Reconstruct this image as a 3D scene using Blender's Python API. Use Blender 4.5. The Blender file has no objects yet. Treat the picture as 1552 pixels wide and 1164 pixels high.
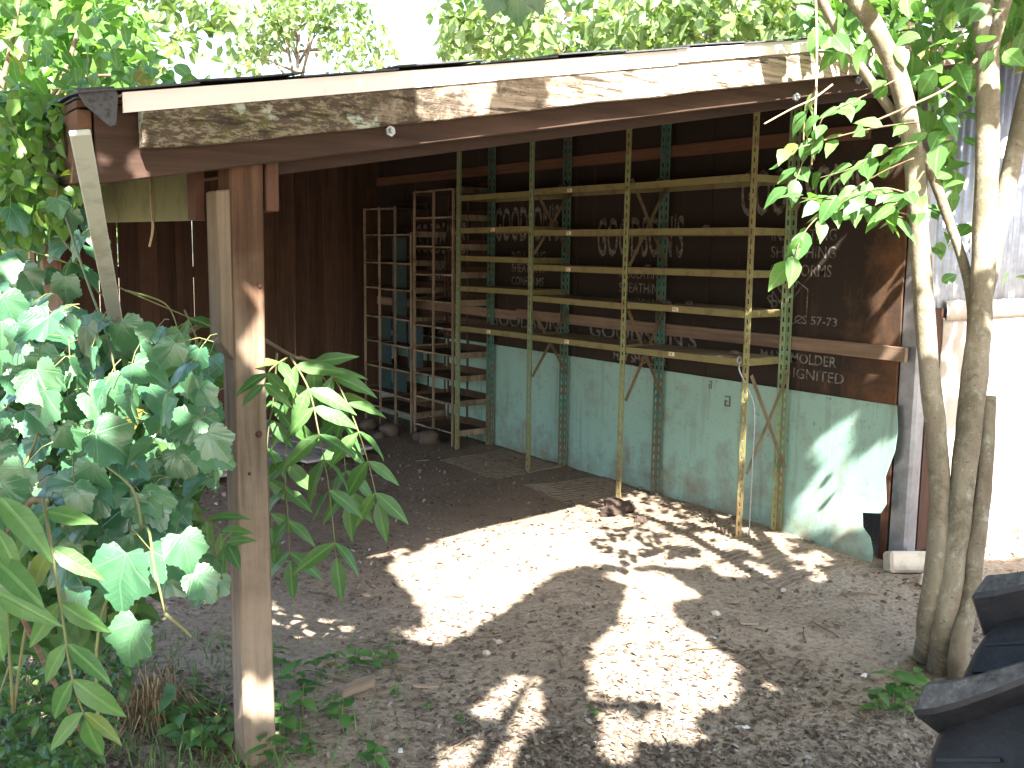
import bpy, bmesh, math, random
import numpy as np
from mathutils import Vector, Matrix, Quaternion, noise as mnoise

random.seed(7)
rng = np.random.default_rng(7)
R = math.radians
scene = bpy.context.scene
COL = scene.collection

# ------------------------------------------------------------------ camera
PW, PH, F = 1552.0, 1164.0, 1500.0
PITCH, ROLL, YAW = R(7.664), R(0.683), R(34.88)
CAM = Vector((-0.9704, -2.7018, 1.5))
fw = Vector((math.sin(YAW)*math.cos(PITCH), math.cos(YAW)*math.cos(PITCH), -math.sin(PITCH)))
r0 = Vector((math.cos(YAW), -math.sin(YAW), 0)); u0 = r0.cross(fw)
cr = r0*math.cos(ROLL) + u0*math.sin(ROLL); cu = -r0*math.sin(ROLL) + u0*math.cos(ROLL)
cd = bpy.data.cameras.new('camera'); cam = bpy.data.objects.new('camera', cd); COL.objects.link(cam)
cd.sensor_width = 36; cd.lens = F/PW*36; cd.clip_start = 0.05; cd.clip_end = 1000
cam.matrix_world = Matrix(((cr.x, cu.x, -fw.x, CAM.x), (cr.y, cu.y, -fw.y, CAM.y), (cr.z, cu.z, -fw.z, CAM.z), (0, 0, 0, 1)))
scene.camera = cam

# ------------------------------------------------------------------ light
SX, SY = 0.35, 0.915                     # horizontal travel of the sunlight per metre of fall
elev = math.atan(1/math.hypot(SX, SY)); azim = math.atan2(-SX, -SY)
world = bpy.data.worlds.new('World'); scene.world = world; world.use_nodes = True
wn = world.node_tree; bg = wn.nodes['Background']
sky = wn.nodes.new('ShaderNodeTexSky'); sky.sky_type = 'NISHITA'; sky.sun_disc = False
sky.sun_elevation = elev; sky.sun_rotation = azim; sky.air_density = 1.0; sky.dust_density = 2.5; sky.ozone_density = 1.0
wn.links.new(sky.outputs[0], bg.inputs[0]); bg.inputs[1].default_value = 0.115
sl = bpy.data.lights.new('sun', 'SUN'); sun = bpy.data.objects.new('sun', sl); COL.objects.link(sun)
sl.energy = 5.0; sl.angle = R(0.53); sl.color = (1.0, 0.95, 0.87)
sun.rotation_euler = Vector((SX, SY, -1)).to_track_quat('-Z', 'Y').to_euler(); sun.location = (-3, -8, 9)
vs = scene.view_settings; vs.view_transform = 'Standard'; vs.look = 'None'; vs.exposure = 3.0; vs.gamma = 1.0
scene.render.resolution_x, scene.render.resolution_y = 1024, 768

# ------------------------------------------------------------------ helpers
def ray(px, py): return fw + cr*((px-PW/2)/F) - cu*((py-PH/2)/F)
def at(px, py, d): return CAM + ray(px, py)*d
def onX(px, py, X): d = ray(px, py); return CAM + d*((X-CAM.x)/d.x)
def onY(px, py, Y): d = ray(px, py); return CAM + d*((Y-CAM.y)/d.y)
def onZ(px, py, Z=0.0): d = ray(px, py); return CAM + d*((Z-CAM.z)/d.z)
def lerp(a, b, t): return a + (b-a)*t

def gh(x, y):
    h = 0.016*mnoise.noise(Vector((x*0.7, y*0.7, 3.1))) + 0.010*mnoise.noise(Vector((x*2.3, y*2.3, 1.7)))
    h += 0.006*mnoise.noise(Vector((x*7, y*7, 0.3))) + 0.0035*mnoise.noise(Vector((x*15, y*15, 0.9)))
    if x < -0.4: h += 0.05*min(1, (-0.4-x))*(0.6+0.4*math.sin(y*1.7))
    return h

class MB:
    def __init__(self): self.v = []; self.f = []
    def add(self, vs_, fs_):
        b = len(self.v); self.v += [tuple(p) for p in vs_]; self.f += [tuple(i+b for i in q) for q in fs_]; return self
    def hexa(self, p):   # 8 points: bottom 4, top 4
        return self.add(p, [(3, 2, 1, 0), (4, 5, 6, 7), (0, 1, 5, 4), (1, 2, 6, 5), (2, 3, 7, 6), (3, 0, 4, 7)])
    def box(self, x0, x1, y0, y1, z0, z1):
        return self.hexa([(x0, y0, z0), (x1, y0, z0), (x1, y1, z0), (x0, y1, z0), (x0, y0, z1), (x1, y0, z1), (x1, y1, z1), (x0, y1, z1)])
    def obox(self, c, size, M):
        c = Vector(c); sx, sy, sz = size[0]/2, size[1]/2, size[2]/2
        P = [c + M @ Vector(q) for q in ((-sx, -sy, -sz), (sx, -sy, -sz), (sx, sy, -sz), (-sx, sy, -sz), (-sx, -sy, sz), (sx, -sy, sz), (sx, sy, sz), (-sx, sy, sz))]
        return self.hexa(P)
    def bar(self, a, b, w, h, up=Vector((0, 0, 1))):
        a = Vector(a); b = Vector(b); d = (b-a); L = d.length; d.normalize()
        s = d.cross(up)
        if s.length < 1e-4: s = d.cross(Vector((1, 0, 0)))
        s.normalize(); t = s.cross(d)
        P = []
        for e in (a, b):
            for i, j in ((-1, -1), (1, -1), (1, 1), (-1, 1)): P.append(e + s*(i*w/2) + t*(j*h/2))
        return self.add(P, [(0, 1, 2, 3), (7, 6, 5, 4), (0, 4, 5, 1), (1, 5, 6, 2), (2, 6, 7, 3), (3, 7, 4, 0)])
    def tube(self, pts, rad, n=8, cap=True, wob=0.0):
        pts = [Vector(p) for p in pts]; k = len(pts)
        if not hasattr(rad, '__len__'): rad = [rad]*k
        V = []; ref = Vector((0.31, 0.17, 0.93)).normalized()
        for i, p in enumerate(pts):
            d = (pts[min(i+1, k-1)] - pts[max(i-1, 0)]).normalized()
            s = d.cross(ref)
            if s.length < 1e-3: s = d.cross(Vector((1, 0, 0)))
            s.normalize(); t = d.cross(s)
            for j in range(n):
                a = 2*math.pi*j/n; q = rad[i]*(1+wob*mnoise.noise(p*9+Vector((j*1.7, 0, 0))))
                V.append(p + s*(math.cos(a)*q) + t*(math.sin(a)*q))
        Fc = [(i*n+j, i*n+(j+1) % n, (i+1)*n+(j+1) % n, (i+1)*n+j) for i in range(k-1) for j in range(n)]
        if cap: Fc += [tuple(range(n-1, -1, -1)), tuple((k-1)*n+j for j in range(n))]
        return self.add(V, Fc)
    def mesh(self, name, off=(0, 0, 0)):
        m = bpy.data.meshes.new(name); o = Vector(off)
        m.from_pydata([tuple(Vector(p)-o) for p in self.v], [], self.f); m.update(); return m
    def build(self, name, mat, parent=None, smooth=False, bevel=0, off=None):
        if off is None: off = rootloc(parent) if parent else (0, 0, 0)
        m = self.mesh(name, off); m.materials.append(mat)
        if smooth: m.polygons.foreach_set('use_smooth', [True]*len(m.polygons))
        o = bpy.data.objects.new(name, m); COL.objects.link(o)
        if parent: o.parent = parent
        if bevel:
            b = o.modifiers.new('bevel', 'BEVEL'); b.width = bevel; b.segments = 1; b.limit_method = 'ANGLE'
        return o
def rootloc(o):
    l = Vector((0, 0, 0))
    while o: l = l + o.location; o = o.parent
    return l
def tag(o, label=None, cat=None, group=None, kind=None):
    if label: o['label'] = label
    if cat: o['category'] = cat
    if group: o['group'] = group
    if kind: o['kind'] = kind
    return o
def thing(name, label, cat, loc=(0, 0, 0), group=None):
    o = bpy.data.objects.new(name, None); COL.objects.link(o); o.location = loc; o.empty_display_size = 0.1
    return tag(o, label, cat, group)
def inst(name, mesh, parent, M):
    o = bpy.data.objects.new(name, mesh); COL.objects.link(o); o.parent = parent
    L = Matrix.Translation(-rootloc(parent)) if parent else Matrix.Identity(4)
    o.matrix_basis = L @ M
    return o
def spline(pts, n=6):
    pts = [Vector(p) for p in pts]; out = []
    for i in range(len(pts)-1):
        p0 = pts[max(i-1, 0)]; p1 = pts[i]; p2 = pts[i+1]; p3 = pts[min(i+2, len(pts)-1)]
        for k in range(n):
            t = k/n
            out.append(0.5*((2*p1)+(p2-p0)*t+(2*p0-5*p1+4*p2-p3)*t*t+(3*p1-p0-3*p2+p3)*t**3))
    out.append(pts[-1]); return out
def inpoly(x, y, poly):
    c = False; j = len(poly)-1
    for i in range(len(poly)):
        xi, yi = poly[i]; xj, yj = poly[j]
        if (yi > y) != (yj > y) and x < (xj-xi)*(y-yi)/(yj-yi)+xi: c = not c
        j = i
    return c

# ------------------------------------------------------------------ materials
class NT:
    def __init__(self, name):
        self.m = bpy.data.materials.new(name); self.m.use_nodes = True
        self.t = self.m.node_tree; self.b = self.t.nodes['Principled BSDF']; self.out = self.t.nodes['Material Output']
    def n(self, typ, **kw):
        x = self.t.nodes.new(typ)
        for k, v in kw.items(): setattr(x, k, v)
        return x
    def l(self, a, b): self.t.links.new(a, b)
    def coord(self, scale=(1, 1, 1), rand=True):
        tc = self.n('ShaderNodeTexCoord'); mp = self.n('ShaderNodeMapping'); mp.inputs['Scale'].default_value = scale
        if rand:
            oi = self.n('ShaderNodeObjectInfo'); mu = self.n('ShaderNodeMath', operation='MULTIPLY'); mu.inputs[1].default_value = 37.0
            self.l(oi.outputs['Random'], mu.inputs[0]); cb = self.n('ShaderNodeCombineXYZ')
            for k in range(3): self.l(mu.outputs[0], cb.inputs[k])
            self.l(cb.outputs[0], mp.inputs['Location'])
        self.l(tc.outputs['Object'], mp.inputs['Vector']); return mp.outputs[0]
    def noise(self, vec, scale, detail=4, rough=0.6, dist=0.0):
        x = self.n('ShaderNodeTexNoise'); x.inputs['Scale'].default_value = scale; x.inputs['Detail'].default_value = detail
        x.inputs['Roughness'].default_value = rough; x.inputs['Distortion'].default_value = dist
        if vec is not None: self.l(vec, x.inputs['Vector'])
        return x.outputs['Fac']
    def ramp(self, fac, stops):
        x = self.n('ShaderNodeValToRGB'); e = x.color_ramp.elements
        while len(e) < len(stops): e.new(0.5)
        for k, (p, c) in enumerate(stops):
            e[k].position = p; e[k].color = (c, c, c, 1) if not hasattr(c, '__len__') else (*c, 1)
        self.l(fac, x.inputs[0]); return x.outputs[0]
    def mix(self, fac, a, b, typ='MIX'):
        x = self.n('ShaderNodeMix', data_type='RGBA', blend_type=typ)
        for s, v in ((x.inputs[0], fac), (x.inputs[6], a), (x.inputs[7], b)):
            if hasattr(v, 'is_linked'): self.l(v, s)
            elif hasattr(v, '__len__'): s.default_value = (*v, 1)
            else: s.default_value = v
        return x.outputs[2]
    def math(self, op, a, b=None):
        x = self.n('ShaderNodeMath', operation=op)
        for s, v in ((x.inputs[0], a), (x.inputs[1], b)):
            if v is None: continue
            if hasattr(v, 'is_linked'): self.l(v, s)
            else: s.default_value = v
        return x.outputs[0]
    def xyz(self):
        tc = self.n('ShaderNodeTexCoord'); s = self.n('ShaderNodeSeparateXYZ'); self.l(tc.outputs['Object'], s.inputs[0]); return s.outputs
    def rand(self): return self.n('ShaderNodeObjectInfo').outputs['Random']
    def bump(self, h, strength=0.3, dist=0.01):
        b = self.n('ShaderNodeBump'); b.inputs['Strength'].default_value = strength; b.inputs['Distance'].default_value = dist
        self.l(h, b.inputs['Height']); self.l(b.outputs[0], self.b.inputs['Normal'])
    def done(self, col=None, rough=0.8, metal=0.0, spec=0.3):
        if col is not None:
            if hasattr(col, 'is_linked'): self.l(col, self.b.inputs['Base Color'])
            else: self.b.inputs['Base Color'].default_value = (*col, 1)
        if hasattr(rough, 'is_linked'): self.l(rough, self.b.inputs['Roughness'])
        else: self.b.inputs['Roughness'].default_value = rough
        if hasattr(metal, 'is_linked'): self.l(metal, self.b.inputs['Metallic'])
        else: self.b.inputs['Metallic'].default_value = metal
        self.b.inputs['Specular IOR Level'].default_value = spec
        return self.m

def wood(name, c1, c2, axis, rough=0.85, grain=60, stain=None, stain_amt=0.5, bump=0.35, vary=0.35):
    n = NT(name); sc = [1, 1, 1]; sc['xyz'.index(axis)] = 0.045
    v = n.coord(sc); g = n.noise(v, grain, 5, 0.65, 0.25); g2 = n.noise(v, grain*0.28, 3, 0.5, 0.6)
    f = n.math('ADD', n.math('MULTIPLY', g, 0.55), n.math('MULTIPLY', g2, 0.45))
    c = n.ramp(f, [(0.34, c2), (0.5, tuple(lerp(a, b, 0.65) for a, b in zip(c2, c1))), (0.66, c1)])
    big = n.noise(n.coord((1, 1, 1)), 3.5, 5, 0.7)
    c = n.mix(n.ramp(big, [(0.4, 0.0), (0.75, vary)]), c, tuple(x*0.4 for x in c2))
    if stain: c = n.mix(n.ramp(n.noise(n.coord((1, 1, 1)), 7, 6, 0.7), [(0.5, 0.0), (0.62, stain_amt)]), c, stain)
    hv = n.math('ADD', n.math('MULTIPLY', n.rand(), 0.5), 0.75)
    hs = n.n('ShaderNodeHueSaturation'); n.l(hv, hs.inputs['Value']); n.l(c, hs.inputs['Color'])
    n.bump(f, bump, 0.006)
    return n.done(hs.outputs[0], rough, 0, 0.2)

M = {}
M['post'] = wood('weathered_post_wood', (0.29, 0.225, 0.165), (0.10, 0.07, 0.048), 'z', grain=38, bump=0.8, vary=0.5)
M['scab'] = wood('grey_scab_wood', (0.19, 0.145, 0.10), (0.08, 0.058, 0.04), 'z', grain=45)
def _top_shade(m):
    # paints the rake board's shade onto the post top as darker red-brown
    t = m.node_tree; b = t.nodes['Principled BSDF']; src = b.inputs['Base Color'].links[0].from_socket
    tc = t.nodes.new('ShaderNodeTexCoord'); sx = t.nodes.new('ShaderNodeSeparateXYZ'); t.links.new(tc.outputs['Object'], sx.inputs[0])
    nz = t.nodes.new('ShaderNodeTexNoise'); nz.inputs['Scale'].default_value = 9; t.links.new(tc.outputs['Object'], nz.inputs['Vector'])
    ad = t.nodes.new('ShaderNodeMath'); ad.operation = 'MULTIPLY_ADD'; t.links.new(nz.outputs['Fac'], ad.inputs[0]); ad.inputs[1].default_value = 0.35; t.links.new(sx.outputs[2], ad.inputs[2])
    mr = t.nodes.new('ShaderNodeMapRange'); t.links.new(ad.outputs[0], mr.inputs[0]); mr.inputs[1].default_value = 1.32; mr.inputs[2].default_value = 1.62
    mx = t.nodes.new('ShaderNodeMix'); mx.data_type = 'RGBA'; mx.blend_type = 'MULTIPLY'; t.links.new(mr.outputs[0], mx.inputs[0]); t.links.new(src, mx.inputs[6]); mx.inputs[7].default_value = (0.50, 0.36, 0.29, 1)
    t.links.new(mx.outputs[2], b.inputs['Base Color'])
_top_shade(M['post'])
M['redx'] = wood('red_brown_wood_x', (0.058, 0.033, 0.023), (0.027, 0.0155, 0.011), 'x', grain=55, rough=0.75)
M['redz'] = wood('red_brown_wood_z', (0.09, 0.043, 0.028), (0.042, 0.021, 0.014), 'z', grain=55, rough=0.75)
M['redy'] = wood('dark_rail_wood', (0.16, 0.085, 0.05), (0.07, 0.04, 0.025), 'y', grain=50)
M['raily'] = wood('grey_rail_wood', (0.30, 0.21, 0.15), (0.15, 0.10, 0.07), 'y', grain=50)
M['backboard'] = wood('dark_wall_board', (0.085, 0.046, 0.029), (0.034, 0.019, 0.0125), 'z', grain=45)
M['sideboard'] = wood('grey_wall_board', (0.27, 0.22, 0.16), (0.12, 0.09, 0.06), 'z', grain=45, stain=(0.10, 0.12, 0.05))
M['deck'] = wood('roof_deck_wood', (0.12, 0.065, 0.04), (0.05, 0.028, 0.02), 'y', grain=45)
M['rafter'] = wood('rafter_wood', (0.13, 0.07, 0.045), (0.055, 0.03, 0.02), 'x', grain=45)
M['floorboard'] = wood('grey_floor_board', (0.40, 0.36, 0.35), (0.22, 0.19, 0.18), 'y', grain=40, stain=(0.12, 0.085, 0.06))
M['rack'] = wood('worn_tan_rack_wood', (0.27, 0.22, 0.155), (0.11, 0.078, 0.052), 'z', grain=50, stain=(0.10, 0.07, 0.05), stain_amt=0.8)
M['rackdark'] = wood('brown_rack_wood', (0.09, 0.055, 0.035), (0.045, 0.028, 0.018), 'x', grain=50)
M['stick'] = wood('stick_wood', (0.34, 0.27, 0.20), (0.18, 0.13, 0.09), 'x', grain=40)

def rake_mat():
    n = NT('mossy_rake_wood'); v = n.coord((0.05, 1, 1)); g = n.noise(v, 55, 5, 0.65, 0.3)
    c = n.ramp(g, [(0.35, (0.17, 0.13, 0.095)), (0.5, (0.33, 0.27, 0.205)), (0.66, (0.47, 0.40, 0.32))])
    x = n.xyz()[0]; gr = n.n('ShaderNodeMapRange'); n.l(x, gr.inputs[0]); gr.inputs[1].default_value = 0.2; gr.inputs[2].default_value = 1.55
    gr.inputs[3].default_value = 0.24; gr.inputs[4].default_value = -0.22
    p = n.coord((1, 1, 1), False)
    dk = n.math('ADD', n.noise(p, 11, 6, 0.75), gr.outputs[0])
    c = n.mix(n.ramp(dk, [(0.46, 0.0), (0.66, 0.9)]), c, (0.05, 0.037, 0.026))
    ms = n.math('ADD', n.noise(p, 17, 5, 0.7, 0.3), gr.outputs[0])
    c = n.mix(n.ramp(ms, [(0.76, 0.0), (0.86, 0.8)]), c, (0.10, 0.105, 0.035))
    lc = n.math('ADD', n.noise(p, 8.3, 6, 0.6, 0.2), n.math('MULTIPLY', gr.outputs[0], 0.35))
    c = n.mix(n.ramp(lc, [(0.66, 0.0), (0.70, 0.9)]), c, (0.36, 0.42, 0.36))
    cf = n.math('ADD', n.noise(n.coord((0.35, 1, 1), False), 75, 4, 0.8), n.math('MULTIPLY', gr.outputs[0], 0.9))
    c = n.mix(n.ramp(cf, [(0.70, 0.0), (0.79, 0.7)]), c, (0.27, 0.235, 0.17))
    c = n.mix(n.ramp(n.noise(n.coord((0.15, 1, 1), False), 45, 3), [(0.58, 0.0), (0.64, 0.8)]), c, (0.03, 0.022, 0.016))
    n.bump(n.math('ADD', g, n.noise(p, 40, 5, 0.7)), 0.9, 0.012)
    return n.done(c, 0.9, 0, 0.15)
M['rake'] = rake_mat()

def painted(name, c, worn, wornscale=9, amt=0.6, rough=0.5, lowz=None, metal=0.0, th=(0.5, 0.62), bump=0.15, scuff=0.0):
    n = NT(name); p = n.coord((1, 1, 1)); a = n.noise(p, wornscale, 6, 0.7)
    base = n.mix(n.ramp(n.noise(p, 2.5, 4), [(0.3, 0.0), (0.8, 0.35)]), c, tuple(x*0.72 for x in c))
    if lowz:
        z = n.xyz()[2]; mr = n.n('ShaderNodeMapRange'); n.l(z, mr.inputs[0]); mr.inputs[1].default_value = 0.0; mr.inputs[2].default_value = lowz
        mr.inputs[3].default_value = 0.2; mr.inputs[4].default_value = 0.0
        a = n.math('ADD', a, mr.outputs[0])
    col = n.mix(n.ramp(a, [(th[0], 0.0), (th[1], amt)]), base, worn)
    if scuff:
        col = n.mix(n.ramp(n.noise(p, 48, 3, 0.7), [(0.64, 0.0), (0.70, scuff)]), col, (0.09, 0.075, 0.055))
        col = n.mix(n.ramp(n.noise(n.coord((1, 1, 0.08)), 14, 4, 0.7), [(0.52, 0.0), (0.68, scuff*0.6)]), col, (0.13, 0.14, 0.11))
        col = n.mix(n.ramp(n.noise(n.coord((1, 0.12, 1)), 60, 3, 0.6), [(0.66, 0.0), (0.72, scuff*0.5)]), col, (0.36, 0.47, 0.42))
    n.bump(a, bump, 0.004)
    return n.done(col, rough, metal, 0.4)
M['teal'] = painted('teal_painted_sheet', (0.235, 0.385, 0.325), (0.16, 0.12, 0.085), 5, 0.75, 0.42, lowz=0.34, th=(0.52, 0.78), scuff=0.75)
M['upfront'] = painted('yellow_green_upright_paint', (0.245, 0.235, 0.10), (0.14, 0.08, 0.04), 14, 0.8, 0.45, lowz=0.5)
M['uprear'] = painted('teal_green_upright_paint', (0.065, 0.155, 0.125), (0.14, 0.09, 0.05), 14, 0.7, 0.45, lowz=0.6)
M['upgreen'] = painted('green_upright_paint', (0.16, 0.225, 0.125), (0.20, 0.15, 0.06), 14, 0.75, 0.45, lowz=0.5)
M['upmid'] = painted('olive_upright_paint', (0.20, 0.225, 0.10), (0.17, 0.10, 0.045), 14, 0.75, 0.45, lowz=0.5)
M['shelf'] = painted('mustard_shelf_paint', (0.165, 0.15, 0.055), (0.095, 0.06, 0.034), 12, 0.6, 0.5)
M['shelftop'] = painted('dusty_shelf_top', (0.26, 0.20, 0.125), (0.13, 0.09, 0.055), 8, 0.7, 0.85)
M['brace'] = painted('rusty_brace', (0.12, 0.09, 0.05), (0.07, 0.04, 0.022), 10, 0.8, 0.6)
M['binblue'] = painted('faded_blue_green_panel', (0.028, 0.062, 0.066), (0.035, 0.03, 0.027), 9, 0.6, 0.6)
M['white'] = painted('white_drip_edge', (0.74, 0.70, 0.68), (0.40, 0.34, 0.28), 13, 0.5, 0.4, th=(0.58, 0.72))
M['plankwhite'] = painted('whitewashed_plank', (0.42, 0.44, 0.39), (0.25, 0.23, 0.18), 9, 0.55, 0.7)
M['greenply'] = painted('green_mould_plywood', (0.17, 0.175, 0.075), (0.10, 0.095, 0.05), 6, 0.7, 0.8)
M['pale'] = painted('pale_siding_paint', (0.46, 0.38, 0.31), (0.28, 0.21, 0.155), 4, 0.5, 0.7)
M['concrete'] = painted('pale_concrete', (0.50, 0.44, 0.36), (0.28, 0.23, 0.18), 12, 0.6, 0.9)
M['tagpaper'] = painted('paper_tag', (0.68, 0.60, 0.46), (0.35, 0.25, 0.16), 60, 0.6, 0.8)
M['bolt'] = painted('galvanised_bolt', (0.35, 0.38, 0.42), (0.2, 0.13, 0.09), 60, 0.5, 0.4, metal=0.6)
M['shingle'] = painted('dark_grey_shingle', (0.075, 0.078, 0.088), (0.03, 0.03, 0.033), 90, 0.8, 0.95, bump=0.6)
M['paper'] = painted('white_litter', (0.72, 0.72, 0.72), (0.4, 0.36, 0.3), 30, 0.4, 0.8)
M['rope'] = painted('pale_dry_stem', (0.42, 0.31, 0.20), (0.25, 0.17, 0.1), 40, 0.6, 0.8)
M['wire'] = painted('rusty_mesh_wire', (0.20, 0.155, 0.115), (0.12, 0.085, 0.06), 20, 0.8, 0.75)

def galv():
    n = NT('galvanised_sheet'); p = n.coord((1, 1, 1)); a = n.noise(p, 5, 6, 0.7)
    c = n.ramp(a, [(0.3, (0.15, 0.15, 0.16)), (0.6, (0.27, 0.275, 0.29)), (0.8, (0.21, 0.19, 0.175))])
    r = n.noise(p, 22, 4); n.bump(r, 0.1, 0.003)
    return n.done(c, n.ramp(r, [(0.3, 0.38), (0.7, 0.6)]), 0.7, 0.5)
M['galv'] = galv()

def sheath():
    n = NT('black_fibreboard_sheathing'); p = n.coord((1, 1, 1), False); a = n.noise(p, 3.2, 6, 0.7, 0.4); f = n.noise(p, 130, 3)
    c = n.mix(f, (0.018, 0.014, 0.012), (0.042, 0.031, 0.025))
    y = n.xyz()[1]; mr = n.n('ShaderNodeMapRange'); n.l(y, mr.inputs[0]); mr.inputs[1].default_value = 0.1; mr.inputs[2].default_value = 0.75
    mr.inputs[3].default_value = 0.26; mr.inputs[4].default_value = -0.1
    st = n.math('ADD', a, mr.outputs[0])
    c = n.mix(n.ramp(st, [(0.56, 0.0), (0.80, 0.8)]), c, (0.135, 0.066, 0.033))
    c = n.mix(n.ramp(n.noise(n.coord((1, 6, 0.5), False), 2.6, 5, 0.7), [(0.60, 0.0), (0.70, 0.5)]), c, (0.10, 0.05, 0.028))
    n.bump(f, 0.3, 0.003); return n.done(c, 0.92, 0, 0.15)
M['sheath'] = sheath()
def stencil():
    n = NT('faded_white_stencil'); p = n.coord((1, 1, 1), False); a = n.noise(p, 26, 6, 0.75)
    c = n.mix(n.ramp(a, [(0.38, 0.0), (0.62, 1.0)]), (0.035, 0.026, 0.021), (0.24, 0.225, 0.20))
    return n.done(c, 0.9, 0, 0.1)
M['stencil'] = stencil()

def ground_mat():
    n = NT('dirt_ground'); p = n.coord((1, 1, 1), False)
    a = n.noise(p, 2.0, 6, 0.65); b = n.noise(p, 38, 5, 0.7); c3 = n.noise(p, 9, 5, 0.7)
    c = n.ramp(a, [(0.3, (0.245, 0.192, 0.138)), (0.55, (0.335, 0.272, 0.203)), (0.75, (0.39, 0.332, 0.262))])
    c = n.mix(n.ramp(b, [(0.36, 0.65), (0.54, 0.0)]), c, (0.13, 0.098, 0.074))
    c = n.mix(n.ramp(c3, [(0.52, 0.0), (0.72, 0.5)]), c, (0.17, 0.128, 0.098))
    x, y, z = n.xyz()
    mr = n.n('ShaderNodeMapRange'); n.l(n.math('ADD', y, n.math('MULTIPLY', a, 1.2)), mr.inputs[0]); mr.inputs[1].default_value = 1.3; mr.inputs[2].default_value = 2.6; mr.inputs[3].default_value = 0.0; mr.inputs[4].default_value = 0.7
    c = n.mix(mr.outputs[0], c, (0.135, 0.094, 0.066))      # earth gets darker and browner further in from the front
    vo = n.n('ShaderNodeTexVoronoi'); vo.inputs['Scale'].default_value = 55; n.l(p, vo.inputs['Vector'])
    n.bump(n.math('ADD', n.math('MULTIPLY', b, 1.0), n.math('MULTIPLY', vo.outputs[0], 0.5)), 0.6, 0.012)
    return n.done(c, 0.95, 0, 0.12)
M['ground'] = ground_mat()

def island(name, stops, rough=0.9, spec=0.2):
    n = NT(name); g = n.n('ShaderNodeNewGeometry'); c = n.ramp(g.outputs['Random Per Island'], stops)
    v = n.noise(n.coord((1, 1, 1), False), 60, 3); c = n.mix(n.ramp(v, [(0.3, 0.0), (0.8, 0.4)]), c, (0.06, 0.04, 0.03))
    return n.done(c, rough, 0, spec)
M['litter'] = island('dry_leaf_litter', [(0.0, (0.07, 0.05, 0.036)), (0.4, (0.13, 0.095, 0.07)), (0.7, (0.20, 0.15, 0.112)), (0.93, (0.29, 0.235, 0.185)), (1.0, (0.38, 0.34, 0.29))])
M['gravel'] = island('grey_gravel', [(0.0, (0.13, 0.105, 0.085)), (0.6, (0.23, 0.19, 0.155)), (1.0, (0.36, 0.32, 0.28))])
M['chips'] = island('grey_wood_chips', [(0.0, (0.06, 0.046, 0.036)), (0.4, (0.135, 0.105, 0.08)), (0.75, (0.22, 0.18, 0.145)), (1.0, (0.38, 0.34, 0.30))])
M['straw'] = island('dry_straw', [(0.0, (0.20, 0.13, 0.07)), (0.6, (0.34, 0.25, 0.14)), (1.0, (0.44, 0.35, 0.2))])

def leafmat(name, c1, c2, trans=0.35, rough=0.42, veins=True, perisland=False, spec=0.45, palmate=False):
    n = NT(name)
    if perisland:
        rnd = n.n('ShaderNodeNewGeometry').outputs['Random Per Island']
    else: rnd = n.rand()
    if palmate: c = n.mix(rnd, c1, c2)
    else: c = n.ramp(rnd, [(0.0, c1), (0.955, c2), (0.985, tuple(lerp(a_, b_, 0.5) for a_, b_ in zip(c2, (0.30, 0.24, 0.05)))), (1.0, (0.26, 0.19, 0.06))])
    if veins:
        x, y, z = n.xyz(); ax = n.math('ABSOLUTE', x)
        mid = n.ramp(ax, [(0.012, 0.4), (0.035, 0.0)])
        sv = n.math('FRACT', n.math('MULTIPLY', n.math('SUBTRACT', y, n.math('MULTIPLY', ax, 0.75)), 7.0))
        svr = n.ramp(sv, [(0.0, 0.14), (0.10, 0.0)])
        if palmate:
            y2 = n.math('SUBTRACT', y, 0.10); ang = n.math('DIVIDE', n.math('ARCTAN2', x, y2), R(52))
            da = n.math('ABSOLUTE', n.math('SUBTRACT', ang, n.math('ROUND', ang)))
            rad = n.math('SQRT', n.math('ADD', n.math('MULTIPLY', x, x), n.math('MULTIPLY', y2, y2)))
            dist = n.math('MULTIPLY', da, rad); mid = n.ramp(dist, [(0.006, 0.35), (0.022, 0.0)])
            sv = n.math('FRACT', n.math('MULTIPLY', n.math('SUBTRACT', rad, n.math('MULTIPLY', dist, 0.9)), 8.0)); svr = n.ramp(sv, [(0.0, 0.12), (0.10, 0.0)])
        vf = n.math('MAXIMUM', mid, svr)
        c = n.mix(vf, c, tuple(min(1, k*1.7+0.03) for k in c2))
        n.bump(n.math('SUBTRACT', 0.5, vf), 0.25, 0.02)
        v = n.noise(n.coord((1, 1, 1)), 4, 3); c = n.mix(n.ramp(v, [(0.35, 0.0), (0.8, 0.35)]), c, tuple(k*0.6 for k in c1))
    n.done(c, rough, 0, spec)
    tr = n.n('ShaderNodeBsdfTranslucent'); tc = n.mix(1.0, c, (1.25, 1.35, 0.55), 'MULTIPLY'); n.l(tc, tr.inputs['Color'])
    ms = n.n('ShaderNodeMixShader'); ms.inputs[0].default_value = trans
    n.l(n.b.outputs[0], ms.inputs[1]); n.l(tr.outputs[0], ms.inputs[2]); n.l(ms.outputs[0], n.out.inputs['Surface'])
    return n.m
M['grape'] = leafmat('grape_leaf', (0.04, 0.125, 0.065), (0.08, 0.19, 0.085), palmate=True, trans=0.25, rough=0.30, spec=0.85)
M['grapedeep'] = leafmat('deep_vine_foliage', (0.045, 0.105, 0.035), (0.085, 0.17, 0.05), veins=False, perisland=True)
M['pinnate'] = leafmat('pinnate_leaflet', (0.05, 0.135, 0.04), (0.095, 0.20, 0.055), trans=0.3)
M['shrub'] = leafmat('shrub_leaf', (0.075, 0.18, 0.05), (0.15, 0.30, 0.07), trans=0.45)
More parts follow.
